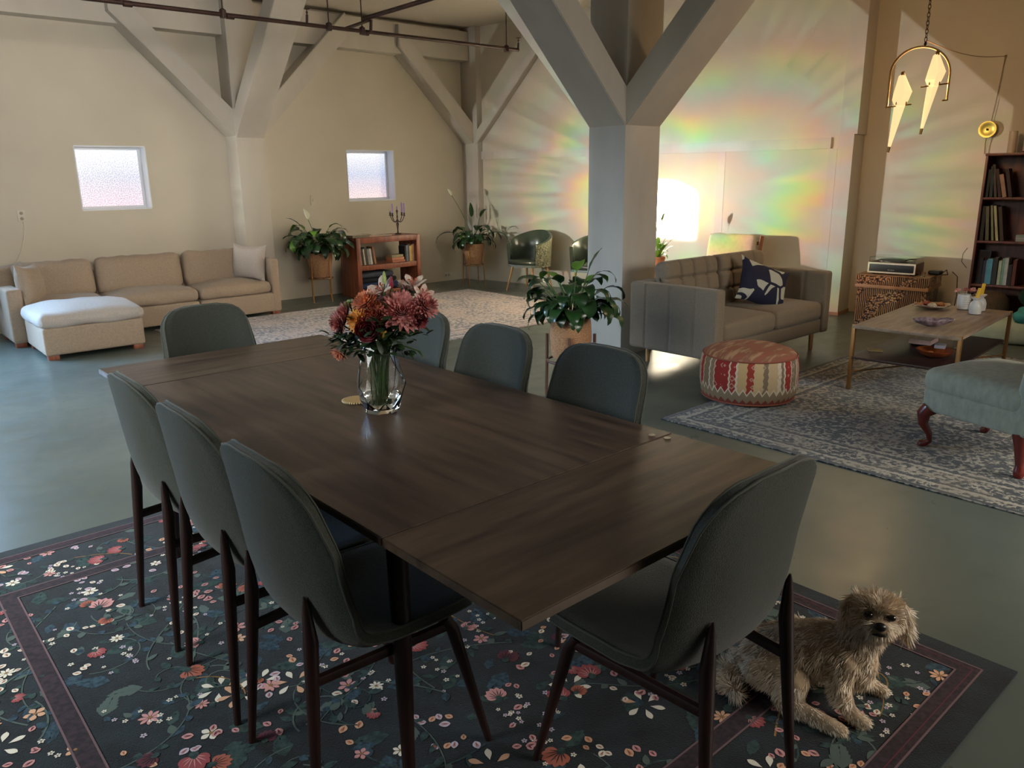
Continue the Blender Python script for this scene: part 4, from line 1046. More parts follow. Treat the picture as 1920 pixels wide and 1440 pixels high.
# ------------------------------------------------------------------ wooden armchair with cream cushions
t = thing('wooden_armchair', 'wooden armchair with a cream back cushion behind the tufted sofa', 'armchair', (7.58, 5.08, 0), PI+.10)
CREAM = mat('cream_canvas', (214, 202, 182), .85, var=.04, vscale=20, bump=.2, bscale=40)
for s in (-1, 1):
    obj('arm', bbox(B(), (-.30, s*.31-.03, .555), (.30, s*.31+.03, .585), .006), TEAK, t)
    obj('front_leg', bbox(B(), (.24, s*.31-.02, 0), (.28, s*.31+.02, .555), .006), TEAK, t)
    bm = tube(B(), [(-.24, s*.31, 0), (-.26, s*.31, .45), (-.36, s*.31, .86)], [.02, .024, .02], 12, flat=1.2); obj('back_post', bm, TEAK, t)
bm = bbox(B(), (-.30, -.3, .28), (.28, .3, .32), .006); obj('seat_frame', bm, TEAK, t)
bm = bbox(B(), (-.345, -.3, .56), (-.315, .3, .61), .006); bbox(bm, (-.37, -.3, .76), (-.34, .3, .80), .006); obj('back_rail', bm, TEAK, t)
bm = rbox(B(), (.28, .275, .06), .05, 10, crown(.03, 5, .006), T(0, 0, .375)); obj('seat_cushion', bm, CREAM, t)
bm = rbox(B(), (.06, .285, .225), .05, 12, lambda p, q: Vector((p.x*(1+.25*(1-q.y**2)*(1-q.z**2))+.006*noise.noise(Vector((1, p.y*8, p.z*8))), p.y*(1+.02*noise.noise(Vector((2, p.z*9, 0)))), p.z+.012*noise.noise(Vector((p.y*9, 1, 3)))*(q.z > .5))), T(-.235, 0, .66, ry=-.22)); obj('back_cushion', bm, CREAM, t)

# terracotta plant on a low stool beside the armchair
t = thing('stool', 'small wooden stool under the terracotta pot behind the tufted sofa', 'stool', (7.38, 5.80, 0))
obj('seat', bbox(B(), (-.15, -.15, .40), (.15, .15, .43), .006), TEAK, t)
for sx in (-1, 1):
    for sy in (-1, 1): obj('leg', bbox(B(), (sx*.13-.015, sy*.13-.015, 0), (sx*.13+.015, sy*.13+.015, .40), .004), TEAK, t)
t = thing('potted_plant', 'bright green leafy plant in a terracotta pot beside the column', 'potted plant', (7.38, 5.80, .431))
bm = lathe(B(), [(.06, 0), (.075, .05), (.085, .15), (.09, .155), (.09, .185), (.08, .185), (.075, .16), (.01, .155)], 28); obj('pot', bm, mat('terracotta', (186, 112, 76), .7, var=.12), t)
bm = B(); rp = random.Random(5); TRL = mat('yellow_green_leaf', (130, 168, 52), .4, rgb2=(84, 128, 40), vscale=9)  # leaf colour is a yellow-green mottled by noise
for k in range(20):
    az = rp.uniform(0, 2*PI); leaf_blade(bm, (.02*math.cos(az), .02*math.sin(az), .15), az, rp.uniform(.10, .17), rp.uniform(.018, .03), rp.uniform(.9, 1.5), rp.uniform(.8, 2.0), .2, 0, 0, rp.uniform(.02, .14))
for (az, st, LL, WW, rise, dr) in ((-1.0, .30, .12, .04, 1.40, 1.9), (-1.2, .24, .14, .03, 1.15, 1.6), (-1.3, .44, .12, .04, 1.52, .5), (1.2, .3, .2, .02, 1.4, .3)):
    leaf_blade(bm, (0, 0, .15), az, LL, WW, rise, dr, .2, 0, 0, st)
obj('foliage', bm, [TRL, STEMG], t, angle=70)

# ------------------------------------------------------------------ trunk and record player
def trunk_mat():
    m = mat('carved_brass_panel', (150, 112, 66), .38, metal=.35); tt = m.node_tree; b = tt.nodes['Principled BSDF']
    tc = N(tt, 'ShaderNodeTexCoord'); O = tc.outputs['Object']
    vo = N(tt, 'ShaderNodeTexVoronoi', feature='F1'); vo.inputs['Scale'].default_value = 46; tt.links.new(O, vo.inputs['Vector'])
    wv = N(tt, 'ShaderNodeTexWave', bands_direction='DIAGONAL'); wv.inputs['Scale'].default_value = 1.6; wv.inputs['Distortion'].default_value = 7; wv.inputs['Detail'].default_value = 1; tt.links.new(O, wv.inputs['Vector'])
    w2 = N(tt, 'ShaderNodeTexWave', bands_direction='Y'); w2.inputs['Scale'].default_value = 17; w2.inputs['Distortion'].default_value = 2; tt.links.new(O, w2.inputs['Vector'])
    sel = math_(tt, 'GREATER_THAN', wv.outputs['Fac'], .5)
    mixv = N(tt, 'ShaderNodeMix'); tt.links.new(sel, mixv.inputs[0]); tt.links.new(math_(tt, 'SUBTRACT', 1, vo.outputs[0]), mixv.inputs[2]); tt.links.new(w2.outputs['Fac'], mixv.inputs[3])
    cr = N(tt, 'ShaderNodeValToRGB'); cr.color_ramp.elements[0].position = .3; cr.color_ramp.elements[1].position = .8
    cr.color_ramp.elements[0].color = col4((72, 48, 36)); cr.color_ramp.elements[1].color = col4((196, 148, 104)); tt.links.new(mixv.outputs[0], cr.inputs[0]); tt.links.new(cr.outputs[0], b.inputs['Base Color'])
    bp = N(tt, 'ShaderNodeBump', i0=.7, i1=.02); tt.links.new(mixv.outputs[0], bp.inputs['Height']); tt.links.new(bp.outputs[0], b.inputs['Normal'])
    return m
TM = trunk_mat(); TROT = .145
# local frame: +x away from the wall, y along the wall
t = thing('carved_trunk', 'carved brass clad wooden trunk under the record player', 'trunk', (8.375, 3.44, 0), TROT)
TS = mat('trunk_side_dark', (92, 62, 36), .5, var=.3, vscale=12); TE = mat('trunk_edge', (172, 122, 76), .5, var=.1)
bm = bbox(B(), (-.245, -.33, 0), (.245, .33, .395), .004); obj('body', bm, TM, t)
bm = bbox(B(), (-.262, -.345, .415), (.262, .345, .512), .004); obj('lid', bm, TM, t)
bm = bbox(B(), (-.267, -.35, .385), (.267, .35, .418), .004); obj('lid_rim', bm, TE, t)
bm = bbox(B(), (-.255, -.34, .512), (.255, .34, .520), .002); obj('lid_top', bm, mat('trunk_top', (150, 108, 72), .5, var=.2), t)
# record player
t = thing('record_player', 'white fronted wooden record player with clear lid on the carved trunk', 'record player', (8.345, 3.47, .521), TROT)
RW = mat('player_wood', (104, 58, 44), .45, rgb2=(78, 42, 32), vscale=6, stretch=(1, 6, 6))
obj('cabinet', bbox(B(), (-.155, -.225, .018), (.17, .225, .118), .004), RW, t)
bm = bbox(B(), (-.168, -.228, .014), (-.156, .228, .122), .003); obj('front_frame', bm, mat('player_white', (214, 206, 186), .4), t)
bm = bbox(B(), (-.1715, -.212, .030), (-.168, .212, .104), .001); obj('speaker_cloth', bm, BLACK, t)
for sx in (-1, 1):
    for sy in (-1, 1): obj('foot', lathe(B(), [(.014, 0), (.016, .018)], 12, (sx*.12, sy*.18, 0)), BLACK, t)
obj('platter', lathe(B(), [(.13, .118), (.135, .124), (.132, .134), (.01, .134)], 40, (0, .03, 0)), mat('silver_platter', (180, 176, 170), .3, metal=.8), t)
obj('record', lathe(B(), [(.14, .136), (.14, .139), (.05, .1395), (.01, .1395)], 48, (0, .03, 0)), BLACK, t)
bm = tube(B(), [(.10, -.16, .118), (.10, -.16, .155), (.02, -.155, .155), (-.06, -.10, .146)], .006, 8); obj('tonearm', bm, mat('tonearm_metal', (150, 146, 140), .3, metal=.8), t)
m = bpy.data.materials.new('clear_acrylic'); m.use_nodes = True; b = m.node_tree.nodes['Principled BSDF']; b.inputs['Transmission Weight'].default_value = 1; b.inputs['Roughness'].default_value = .03; b.inputs['IOR'].default_value = 1.15; b.inputs['Base Color'].default_value = (.92, .92, .92, 1)
ACR = m
bm = B(); th_ = .003
for lo, hi in (((-.155, -.22, .12), (-.155+th_, .22, .172)), ((.165-th_, -.22, .12), (.165, .22, .172)), ((-.155, -.22, .12), (.165, -.22+th_, .172)), ((-.155, .22-th_, .12), (.165, .22, .172)), ((-.155, -.22, .172), (.165, .22, .172+th_))): box(bm, lo, hi)
obj('dust_cover', bm, ACR, t, False)
fc = bpy.data.curves.new('lettering', 'FONT'); fc.body = 'VICTROLA'; fc.size = .013; fc.align_x = 'CENTER'; fc.extrude = .0005
fo = bpy.data.objects.new('lettering', fc); C.objects.link(fo); bpy.context.view_layer.update()
lme = bpy.data.meshes.new_from_object(fo.evaluated_get(bpy.context.evaluated_depsgraph_get())); bpy.data.objects.remove(fo); lme.materials.clear()
fo = bpy.data.objects.new('lettering', lme); C.objects.link(fo); fo.data.materials.append(mat('letter_silver', (180, 178, 172), .4)); fo.parent = t
fo.matrix_local = Matrix.Translation((-.1725, 0, .045)) @ Matrix(((0, 0, -1, 0), (-1, 0, 0, 0), (0, 1, 0, 0), (0, 0, 0, 1)))
bm = rbox(B(), (.05, .06, .022), .018, 6, None, T(0, 0, .024)); tube(bm, [(.04, -.05, .02), (.06, -.08, .05), (.02, -.11, .01), (.0, -.06, .004)], .006, 6)
tag(obj('headphones', bm, BLACK, loc=(8.49, 3.13, .521)), 'small black bundle of headphones and cable on the trunk behind the record player', 'headphones')
tag(obj('glass_jar', lathe(B(), [(.02, 0), (.025, .005), (.025, .045), (.022, .045), (.022, .008), (.002, .006)], 16), ACR, loc=(8.26, 3.165, .521)), 'tiny clear jar at the front corner of the trunk lid', 'jar')
bm = tube(B(), [(8.62, 3.02, .55), (8.66, 2.98, .50), (8.68, 2.97, .3), (8.66, 2.98, .12), (8.7, 3.0, .012), (8.5, 2.95, .008)], .004, 6)
tag(obj('power_cord', bm, BLACK), 'thin dark cable hanging behind the carved trunk', 'cord')

# ------------------------------------------------------------------ tall bookcase
SX, SYL = 8.62, 2.855    # front left corner
bc = thing('tall_bookcase', 'tall dark red bookcase against the right wall', 'bookcase', (SX, SYL, 0), TROT)
# local: +x toward the wall (depth), -y along the wall to the viewer's right
BD, BWD, BH = .30, .90, 1.70
zs = [.05, .445, .872, 1.288]
obj('side_panel', bbox(B(), (0, -.022, 0), (BD, 0, BH), .002), SHELFWOOD, bc); obj('side_panel', bbox(B(), (0, -BWD, 0), (BD, -BWD+.022, BH), .002), SHELFWOOD, bc)
obj('back_panel', box(B(), (BD-.01, -BWD, 0), (BD, 0, BH)), SHELFWOOD, bc, False)
obj('top', bbox(B(), (-.004, -BWD-.004, BH-.024), (BD, .004, BH), .002), SHELFWOOD, bc)
for z in zs: obj('shelf', bbox(B(), (0, -BWD+.022, z-.022), (BD-.01, -.022, z), .002), SHELFWOOD, bc)
MS = Matrix.Translation((SX, SYL, 0)) @ Matrix.Rotation(TROT, 4, 'Z')
def shelf_book(lab, y, z, w_, h_, d_, c_, lean=0, grp=None, x=.04):
    p = MS @ Vector((x, y, z+.002))
    # book(): thickness along x, spine at -y ; rotate so that thickness runs along -y of the case and spine faces -x
    o = book(lab, p, w_, h_, d_, c_, 0, lean, TROT-PI/2, grp); return o
g1 = 'books on the top shelf of the tall bookcase'; y = -.045
for (w_, h_, c_, ln, nm) in ((.022, .26, (34, 42, 40), 0, 'black green book at the left end'), (.026, .29, (40, 58, 62), -.06, 'tall dark teal book, second from the left'), (.022, .31, (84, 74, 66), -.16, 'tall leaning grey brown book, third from the left'), (.026, .27, (64, 44, 40), -.20, 'leaning maroon book, fourth from the left'), (.034, .22, (186, 148, 126), -.24, 'leaning pale pink book'), (.030, .27, (58, 40, 36), -.22, 'dark brown book leaning on the pink one')):
    shelf_book(nm+' on the top shelf, tall bookcase', y, zs[3], w_, h_, .17, c_, ln, g1); y -= w_+.014
g2 = 'books on the second shelf of the tall bookcase'; y = -.05
for (w_, h_, c_, ln, nm) in ((.03, .33, (46, 44, 38), -.02, 'large black book'), (.028, .33, (112, 108, 84), -.10, 'olive grey album leaning left'), (.018, .34, (150, 150, 120), -.14, 'thin sage album'), (.022, .34, (192, 188, 150), -.17, 'pale yellow green album'), (.03, .33, (74, 58, 46), -.17, 'brown album leaning right')):
    shelf_book(nm+' on the second shelf, tall bookcase', y, zs[2], w_, h_, .2, c_, ln, g2); y -= w_+.020
for i, c_ in enumerate(((176, 186, 176), (206, 204, 196), (170, 190, 180))):
    p = MS @ Vector((.04, -.46, zs[2]+.002+.021*i)); book(['sage', 'off white', 'mint'][i]+' flat book, '+['bottom', 'middle', 'top'][i]+' of the pile on the tall bookcase second shelf', p, .24, .020, .18, c_, 0, 0, TROT-PI/2+.05*i, 'flat books in the tall bookcase')
g3 = 'books on the third shelf of the tall bookcase'; y = -.085
for (w_, h_, c_, nm) in ((.026, .25, (30, 28, 32), 'black book, second from the left'), (.022, .23, (60, 56, 70), 'dusky book beside the cyan ones'), (.020, .235, (110, 170, 180), 'thin teal book'), (.044, .25, (104, 178, 206), 'thick bright blue book'), (.040, .26, (58, 62, 58), 'thick charcoal book right of the blue one'), (.026, .235, (196, 214, 190), 'pale green book'), (.022, .26, (150, 196, 176), 'mint green book'), (.034, .265, (206, 216, 214), 'white blue book'), (.034, .20, (50, 42, 40), 'short black book after the white one'), (.03, .25, (110, 58, 44), 'rust book at the right')):
    shelf_book(nm+' on the third shelf, tall bookcase', y, zs[1], w_, h_, .17, c_, -.015, g3); y -= w_+.002
p = MS @ Vector((.10, -.075, zs[1]+.002)); t = thing('picture_frame', 'black empty frame standing at the left end of the third shelf', 'frame', p, TROT-PI/2)
bm = B()
for lo, hi in (((-.04, 0, 0), (-.028, .12, .30)), ): pass
for lo, hi in (((-.07, 0, 0), (-.055, .012, .33)), ((.055, 0, 0), (.07, .012, .33)), ((-.055, 0, .315), (.055, .012, .33)), ((-.055, 0, 0), (.055, .012, .015))): box(bm, lo, hi)
obj('frame', bm, BLACK, t, False); obj('backing', box(B(), (-.055, .004, .015), (.055, .008, .315)), mat('frame_backing', (40, 30, 28), .7), t, False)
# on the bookcase
def on_case(x, y): return MS @ Vector((x, y, BH+.001))
IV = mat('ivory_wax', (206, 190, 172), .5)
for (x_, y_, r_c, h_, lab) in ((.12, -.185, .036, .20, 'thick ivory pillar candle at the left on the tall bookcase'), (.19, -.30, .034, .215, 'thick ivory pillar candle standing behind the thin one'), (.10, -.325, .013, .15, 'thin ivory candle on the small dish'), (.14, -.44, .035, .2, 'ivory pillar candle cut off by the right edge of the photo')):
    pz = on_case(x_, y_); pz.z += .014 if 'dish' in lab else 0
    tag(obj('pillar_candle', lathe(B(), [(r_c, 0), (r_c, h_-.004), (r_c*.9, h_), (r_c*.3, h_-.006), (.001, h_-.006)], 24), IV, loc=pz), lab, 'candle', 'ivory candles')
tag(obj('dish', lathe(B(), [(.03, 0), (.05, .004), (.085, .012), (.083, .014), (.03, .010), (.002, .010)], 28), mat('pink_dish', (190, 150, 140), .4), loc=on_case(.10, -.345)), 'shallow pink dish under the thin candle on the tall bookcase', 'dish')
t = thing('potted_plant', 'trailing dark plant at the top right on the tall bookcase, only a leaf showing', 'potted plant', on_case(.15, -.62))
obj('pot', lathe(B(), [(.05, 0), (.07, .11), (.06, .11), (.01, .1)], 24), WHITEC, t)
bm = B()
for k in range(9): leaf_blade(bm, (0, 0, .1), 1.5+k*.55, .12, .03, 1.2, 1.4, .2, 0, 0, .06)
leaf_blade(bm, (0, 0, .1), 1.75, .15, .028, 1.0, 1.3, .2, 0, 0, .20); obj('foliage', bm, [LEAF, STEMG], t, angle=70)
# brass disc lamp on the wall above the bookcase
t = thing('wall_disc', 'round brass disc clock on the wall left of the ivory candles', 'clock', (8.86, 2.955, 1.93), TROT)
MD = T(0, 0, 0, ry=-PI/2)
bm = lathe(B(), [(.074, -.006), (.079, .006), (.074, .007), (.05, -.002), (.01, -.004)], 36, M=MD); obj('dish', bm, mat('yellow_brass', (190, 176, 96), .32, metal=.7), t)
bm = lathe(B(), [(.012, -.004), (.011, .012), (.004, .016)], 16, M=MD); obj('hub', bm, mat('dark_hub', (96, 80, 40), .4, metal=.6), t)
bm = tube(B(), [(0, 0, -.07), (.01, .004, -.14), (.02, 0, -.23)], .005, 8); obj('stem', bm, BRASS, t)
# loose cord loop by the case
bm = tube(B(), [(8.60, 2.90, .80), (8.585, 2.93, .74), (8.59, 2.935, .66), (8.61, 2.89, .60)], .003, 6); tag(obj('power_cord', bm, BLACK), 'thin dark cord loop bulging beside the tall bookcase', 'cord')
# things low down in front of the bookcase
tag(obj('floor_cushion', rbox(B(), (.32, .42, .095), .06, 12, crown(.02, 3, .01)), mat('mint_white_cloth', (204, 222, 206), .85, var=.1, vscale=6), loc=(8.30, 2.36, .0975), rot=(0, 0, TROT)), 'mint white floor cushion between the coffee table and the tall bookcase', 'cushion')
def lump(p, q): return Vector((p.x+.02*noise.noise(p*9), p.y+.03*noise.noise(p*7+Vector((3, 0, 0))), p.z+.03*noise.noise(p*8)))
tag(obj('blanket', rbox(B(), (.22, .24, .05), .045, 14, lump), mat('turquoise_cloth', (84, 186, 186), .85, var=.2, vscale=9), loc=(8.27, 2.06, .25), rot=(0, 0, TROT)), 'crumpled turquoise blanket on the mint floor cushion', 'blanket')
tag(obj('blanket', rbox(B(), (.14, .26, .07), .06, 14, lump), mat('bottle_green_cloth', (22, 60, 48), .9, var=.2, vscale=9), loc=(8.56, 2.12, .36), rot=(0.1, 0, TROT)), 'dark bottle green blanket bunched behind the turquoise one', 'blanket')
bm = lathe(B(), [(.02, 0), (.16, .004), (.185, .07), (.17, .14), (.12, .19), (.03, .21), (.005, .21)], 40, lob=lambda a, z: 1+.02*math.sin(a*20)); tag(obj('wicker_dome', bm, mat('striped_wicker', (104, 84, 62), .8, rgb2=(62, 48, 36), vscale=30, stretch=(8, 8, .3)), loc=(8.52, 2.62, .195)), 'dark striped wicker dome standing on the floor cushion by the bookcase', 'basket')

# ------------------------------------------------------------------ glass vase and bouquet
def glass(name, col=(.97, .98, .98), ior=1.45, rough=.0):
    m = bpy.data.materials.new(name); m.use_nodes = True; b = m.node_tree.nodes['Principled BSDF']
    b.inputs['Base Color'].default_value = (*col, 1); b.inputs['Transmission Weight'].default_value = 1; b.inputs['Roughness'].default_value = rough; b.inputs['IOR'].default_value = ior
    return m
VX, VY = 1.409, 2.312
t = thing('glass_vase', 'clear faceted glass vase holding the mixed bouquet on the dining table', 'vase', (VX, VY, TZ+.0005))
def facet(rs, z, ph, n=8, inset=0):
    return [Vector(((r_-inset)*math.cos(2*PI*k/n+ph), (r_-inset)*math.sin(2*PI*k/n+ph), z)) for k, r_ in enumerate(rs)]
def vase_rings(inset, z0):
    r = random.Random(2)
    R = [facet([.062]*8, z0, 0, inset=inset), facet([.078+r.uniform(-.004, .006) for k in range(8)], .045, .39, inset=inset), facet([.088+r.uniform(-.004, .004) for k in range(8)], .10, 0, inset=inset),
         facet([.072+r.uniform(-.004, .004) for k in range(8)], .165, .39, inset=inset), facet([.052]*8, .235, 0, inset=inset)]
    return R
bm = B(); O = [[bm.verts.new(p) for p in r] for r in vase_rings(0, 0)]; I = [[bm.verts.new(p) for p in r] for r in vase_rings(.006, .016)]
offs = [0, 0, -1, 0, -1]
for G in (O, I):
    for i in range(4):
        for k in range(8):
            if i % 2 == 0: bm.faces.new((G[i][k], G[i+1][k], G[i][(k+1) % 8])); bm.faces.new((G[i][(k+1) % 8], G[i+1][k], G[i+1][(k+1) % 8]))
            else: bm.faces.new((G[i][k], G[i+1][(k+1) % 8], G[i][(k+1) % 8])); bm.faces.new((G[i][k], G[i+1][k], G[i+1][(k+1) % 8]))
    bm.faces.new(G[0])
for k in range(8): bm.faces.new((O[4][k], O[4][(k+1) % 8], I[4][(k+1) % 8], I[4][k]))
obj('glass', bm, glass('vase_glass'), t, False)
bm = lathe(B(), [(.001, .018), (.050, .018), (.066, .045), (.0695, .058), (.001, .058)], 24); obj('water', bm, glass('water', (.93, .96, .93), 1.33), t)
VR = Vector((.752, -.659, 0)); VF = Vector((.659, .752, 0))
VO = Vector((VX, VY, TZ))
PCOL = {'pink': ((226, 156, 150), (168, 84, 84)), 'pale': ((236, 196, 188), (196, 128, 128)), 'peach': ((240, 172, 128), (206, 106, 72)), 'yellow': ((240, 180, 84), (200, 118, 52)),
        'rust': ((200, 108, 72), (146, 62, 50)), 'mauve': ((214, 146, 138), (156, 76, 80)), 'crimson': ((150, 28, 52), (96, 16, 34)), 'green': ((172, 190, 120), (120, 146, 76)), 'darkred': ((132, 34, 46), (86, 20, 32)),
        'white': ((226, 214, 200), (196, 160, 150)), 'drop': ((232, 168, 134), (176, 94, 84)), 'gold': ((176, 148, 60), (130, 104, 40))}
PMAT = {k: mat('petal_'+k, v[0], .6, rgb2=v[1], vscale=60, sheen=.2) for k, v in PCOL.items()}
DARKLEAF = mat('bouquet_leaf', (40, 66, 34), .5, rgb2=(24, 40, 22), vscale=20)
def petal(bm, c, out, upv, L, W, curl, n=4, tipw=.5, cup=.25):
    """petal from point c heading 'out', curling toward 'upv'"""
    out = out.normalized(); side = out.cross(upv)
    if side.length < 1e-4: side = Vector((1, 0, 0))
    side.normalize(); p = c.copy(); d = out.copy(); rows = []
    for i in range(n+1):
        u = i/n; w_ = W*(.35+.65*math.sin(PI*min(1, u*.8+.1))) if u < 1 else W*tipw*.4
        nn = side.cross(d).normalized()
        rows.append([bm.verts.new(p+side*w_*s+nn*(-cup*w_*(1-s*s)*1.0)) for s in (-1, 0, 1)])
        d = (d+upv*curl/n).normalized(); p = p+d*L/n
    for i in range(n):
        for k in (0, 1): bm.faces.new((rows[i][k], rows[i+1][k], rows[i+1][k+1], rows[i][k+1]))
def mum(bm, c, ax, R, layers=7, per=16, seed=0, W=.10, open_=1.0):
    r = random.Random(seed); a, b_ = frame_from(ax)
    for l in range(layers):
        f = l/(layers-1)                       # 0 outer, 1 centre
        el = (-.25+1.62*f)*open_; n = max(5, int(per*(1-.55*f)))
        for k in range(n):
            th = 2*PI*(k+.5*(l % 2))/n+r.uniform(-.12, .12)
            rad = a*math.cos(th)+b_*math.sin(th); out = rad*math.cos(el)+ax*math.sin(el)
            petal(bm, c+rad*R*.06, out, ax, R*(1.0-.42*f)*r.uniform(.9, 1.08), R*W*(1-.2*f), .55, 4)
def stemline(bm, top, base=None, rad=.0028):
    base = base or Vector((random.uniform(-.03, .03), random.uniform(-.03, .03), .03))
    neck = Vector((top.x*.24, top.y*.24, .235)); P = []
    for i in range(13):
        u = i/12
        q = (base*(1-u)**2+neck*2*u*(1-u)*1.0+top*u*u) if True else None
        P.append(q)
    # pass near the neck
    P = [base, base.lerp(neck, .5)+Vector((0, 0, .0)), neck, neck.lerp(top, .5)+(top-neck).cross(Vector((0, 0, 1)))*.02+Vector((0, 0, .01)), top]
    tube(bm, P, rad, 6)
random.seed(11)
FL = [('chrysanthemum', 'pink', .097, -.050, .366, .062, (.15, -.8, .5), 9, 20, 'largest dusty pink chrysanthemum in the centre of the bouquet'),
      ('chrysanthemum', 'pale', .044, .000, .395, .040, (-.3, -.5, .8), 7, 16, 'pale pink chrysanthemum beneath the left white lily'),
      ('chrysanthemum', 'peach', -.038, -.020, .400, .043, (-.5, -.4, .8), 8, 18, 'peach chrysanthemum at the upper left of the bouquet'),
      ('chrysanthemum', 'yellow', -.061, -.060, .337, .035, (-.5, -.8, .3), 5, 16, 'golden yellow chrysanthemum at the left front'),
      ('chrysanthemum', 'rust', .003, -.050, .355, .043, (-.1, -.9, .4), 7, 17, 'rust red chrysanthemum between the yellow and the big pink bloom'),
      ('chrysanthemum', 'mauve', -.120, .000, .342, .044, (-.8, -.3, .3), 8, 18, 'mauve chrysanthemum at the far left of the bouquet'),
      ('chrysanthemum', 'mauve', -.135, -.030, .318, .034, (-.7, -.6, -.1), 7, 16, 'small mauve chrysanthemum below the other mauve one'),
      ('button_flower', 'green', -.099, .020, .380, .021, (-.4, -.3, .9), 6, 14, 'pale green button flower at the upper left'),
      ('chrysanthemum', 'mauve', .181, -.020, .381, .040, (.6, -.5, .5), 7, 16, 'reddish pink chrysanthemum at the right side of the bouquet'),
      ('chrysanthemum', 'darkred', .159, -.040, .330, .030, (.7, -.6, 0), 6, 15, 'dark red chrysanthemum at the lower right'),
      ('chrysanthemum', 'drop', -.135, -.040, .213, .032, (-.6, -.4, -.75), 6, 16, 'drooping peach chrysanthemum hanging at the lower left')]
def wv(u, w_, z): return VR*u+VF*w_+Vector((0, 0, z))
for i, (nm, c_, u, w_, z, R, dr, ly_, per, lab) in enumerate(FL):
    top = wv(u, w_, z); ax = (VR*dr[0]+VF*dr[1]+Vector((0, 0, dr[2]))).normalized()
    t = thing(nm, lab, 'flower', VO, 0, 'flowers in the glass vase'); R *= 1.22
    bm = B(); mum(bm, top-ax*R*.25, ax, R, ly_, per+2, i, .10 if R > .06 else .13)
    obj('bloom', bm, PMAT[c_], t, angle=80)
    bm = B(); stemline(bm, top-ax*R*.3); obj('stem', bm, STEMG, t)
# rose
t = thing('rose', 'deep crimson rose low at the front of the bouquet', 'flower', VO, 0, 'flowers in the glass vase'); top = wv(-.012, -.07, .302); ax = (VR*-.1-VF*.9+Vector((0, 0, .3))).normalized(); a, b_ = frame_from(ax)
bm = B()
for l in range(5):
    for k in range(5):
        th = 2*PI*k/5+l*.6; rad = a*math.cos(th)+b_*math.sin(th); petal(bm, top+rad*.004*(5-l), (rad*(.9-.17*l)+ax*(.3+.15*l)), ax, .038-.002*l, .022-.002*l, 1.3, 5, 1.3, .3)
obj('bloom', bm, PMAT['crimson'], t, angle=80); bm = B(); stemline(bm, top-ax*.01); obj('stem', bm, STEMG, t)
t = thing('rosebud', 'small yellow green bud right of the crimson rose', 'flower', VO, 0, 'flowers in the glass vase'); top = wv(.03, -.07, .275); bm = B()
for k in range(6): petal(bm, top, Vector((math.cos(k), math.sin(k), .9)), Vector((0, 0, 1)), .03, .011, 1.2)
obj('bloom', bm, PMAT['gold'], t, angle=80); bm = B(); stemline(bm, top); obj('stem', bm, STEMG, t)
def lily(lab, u, w_, z, R, dr, n=6, seed=0):
    r = random.Random(seed); t = thing('lily', lab, 'flower', VO, 0, 'flowers in the glass vase'); top = wv(u, w_, z); ax = (VR*dr[0]+VF*dr[1]+Vector((0, 0, dr[2]))).normalized(); a, b_ = frame_from(ax)
    bm = B()
    for k in range(n):
        th = 2*PI*k/n+r.uniform(-.1, .1); rad = a*math.cos(th)+b_*math.sin(th); petal(bm, top-ax*.02+rad*.002, rad*.55+ax, -ax, R*1.25, R*.26, 1.0+r.uniform(-.2, .2), 7, .2, .35)
    obj('bloom', bm, PMAT['white'], t, angle=80)
    bm = B()
    for k in range(5):
        th = k*1.25; rad = a*math.cos(th)+b_*math.sin(th); tube(bm, [top-ax*.015, top+ax*.02+rad*.012], .0012, 5); tube(bm, [top+ax*.02+rad*.008, top+ax*.022+rad*.017], .0026, 5)
    obj('stamens', bm, PMAT['rust'], t); bm = B(); stemline(bm, top-ax*.018); obj('stem', bm, STEMG, t)
lily('white lily at the upper left, beside the upright pink bud', .022, .010, .425, .056, (-.35, -.45, .8), seed=1)
lily('white lily at the top right of the bouquet, the tallest bloom', .128, .030, .440, .052, (.0, -.3, .95), seed=2)
lily('white lily at the far right, lower than its neighbour', .162, .010, .405, .046, (.5, -.5, .7), seed=3)
lily('small half open white lily between the two groups of lilies', .098, .05, .43, .035, (.1, -.2, .95), seed=4)
for (lab, u, z, c_) in (('upright pink and white lily bud at the top of the bouquet', .057, .462, 'crimson'), ('green pointed lily bud standing highest above the left lily', .034, .478, 'green')):
    t = thing('lily_bud', lab, 'flower bud', VO, 0, 'lily buds'); top = wv(u, .0, z-.03); bm = lathe(B(), [(.002, 0), (.007, .008), (.008, .02), (.005, .036), (.001, .045)], 8, tuple(top)); obj('bud', bm, PMAT[c_], t); bm = B(); stemline(bm, top); obj('stem', bm, STEMG, t)
def sprig(lab, pts, n, L, W, seed=0, spread=.05):
    r = random.Random(seed); t = thing('leaf_sprig', lab, 'foliage sprig', VO, 0, 'green sprigs in the glass vase'); bm = B(); tip = wv(*pts)
    neck = Vector((tip.x*.2, tip.y*.2, .225)); bs = B(); stemline(bs, tip); obj('stem', bs, STEMG, t)
    for k in range(n):
        f = r.uniform(.15, 1); p = neck.lerp(tip, f)+Vector((r.gauss(0, spread*.4), r.gauss(0, spread*.4), r.gauss(0, spread*.3))); d = (tip-neck).normalized()+Vector((r.gauss(0, .7), r.gauss(0, .7), r.gauss(0, .6)))
        petal(bm, p, d, Vector((0, 0, -1)), L*r.uniform(.6, 1.2), W*r.uniform(.6, 1.1), .8, 4, .3, .2)
    obj('leaves', bm, DARKLEAF, t, angle=80)
sprig('dark leafy sprig jutting out to the left under the mauve blooms', (-.145, -.03, .28), 60, .042, .012, 1)
sprig('dense dark greenery at the centre under the big pink bloom', (.02, -.05, .32), 90, .045, .014, 2, .09)
sprig('dense dark greenery at the right side of the bouquet', (.10, -.03, .33), 80, .045, .013, 3, .08)
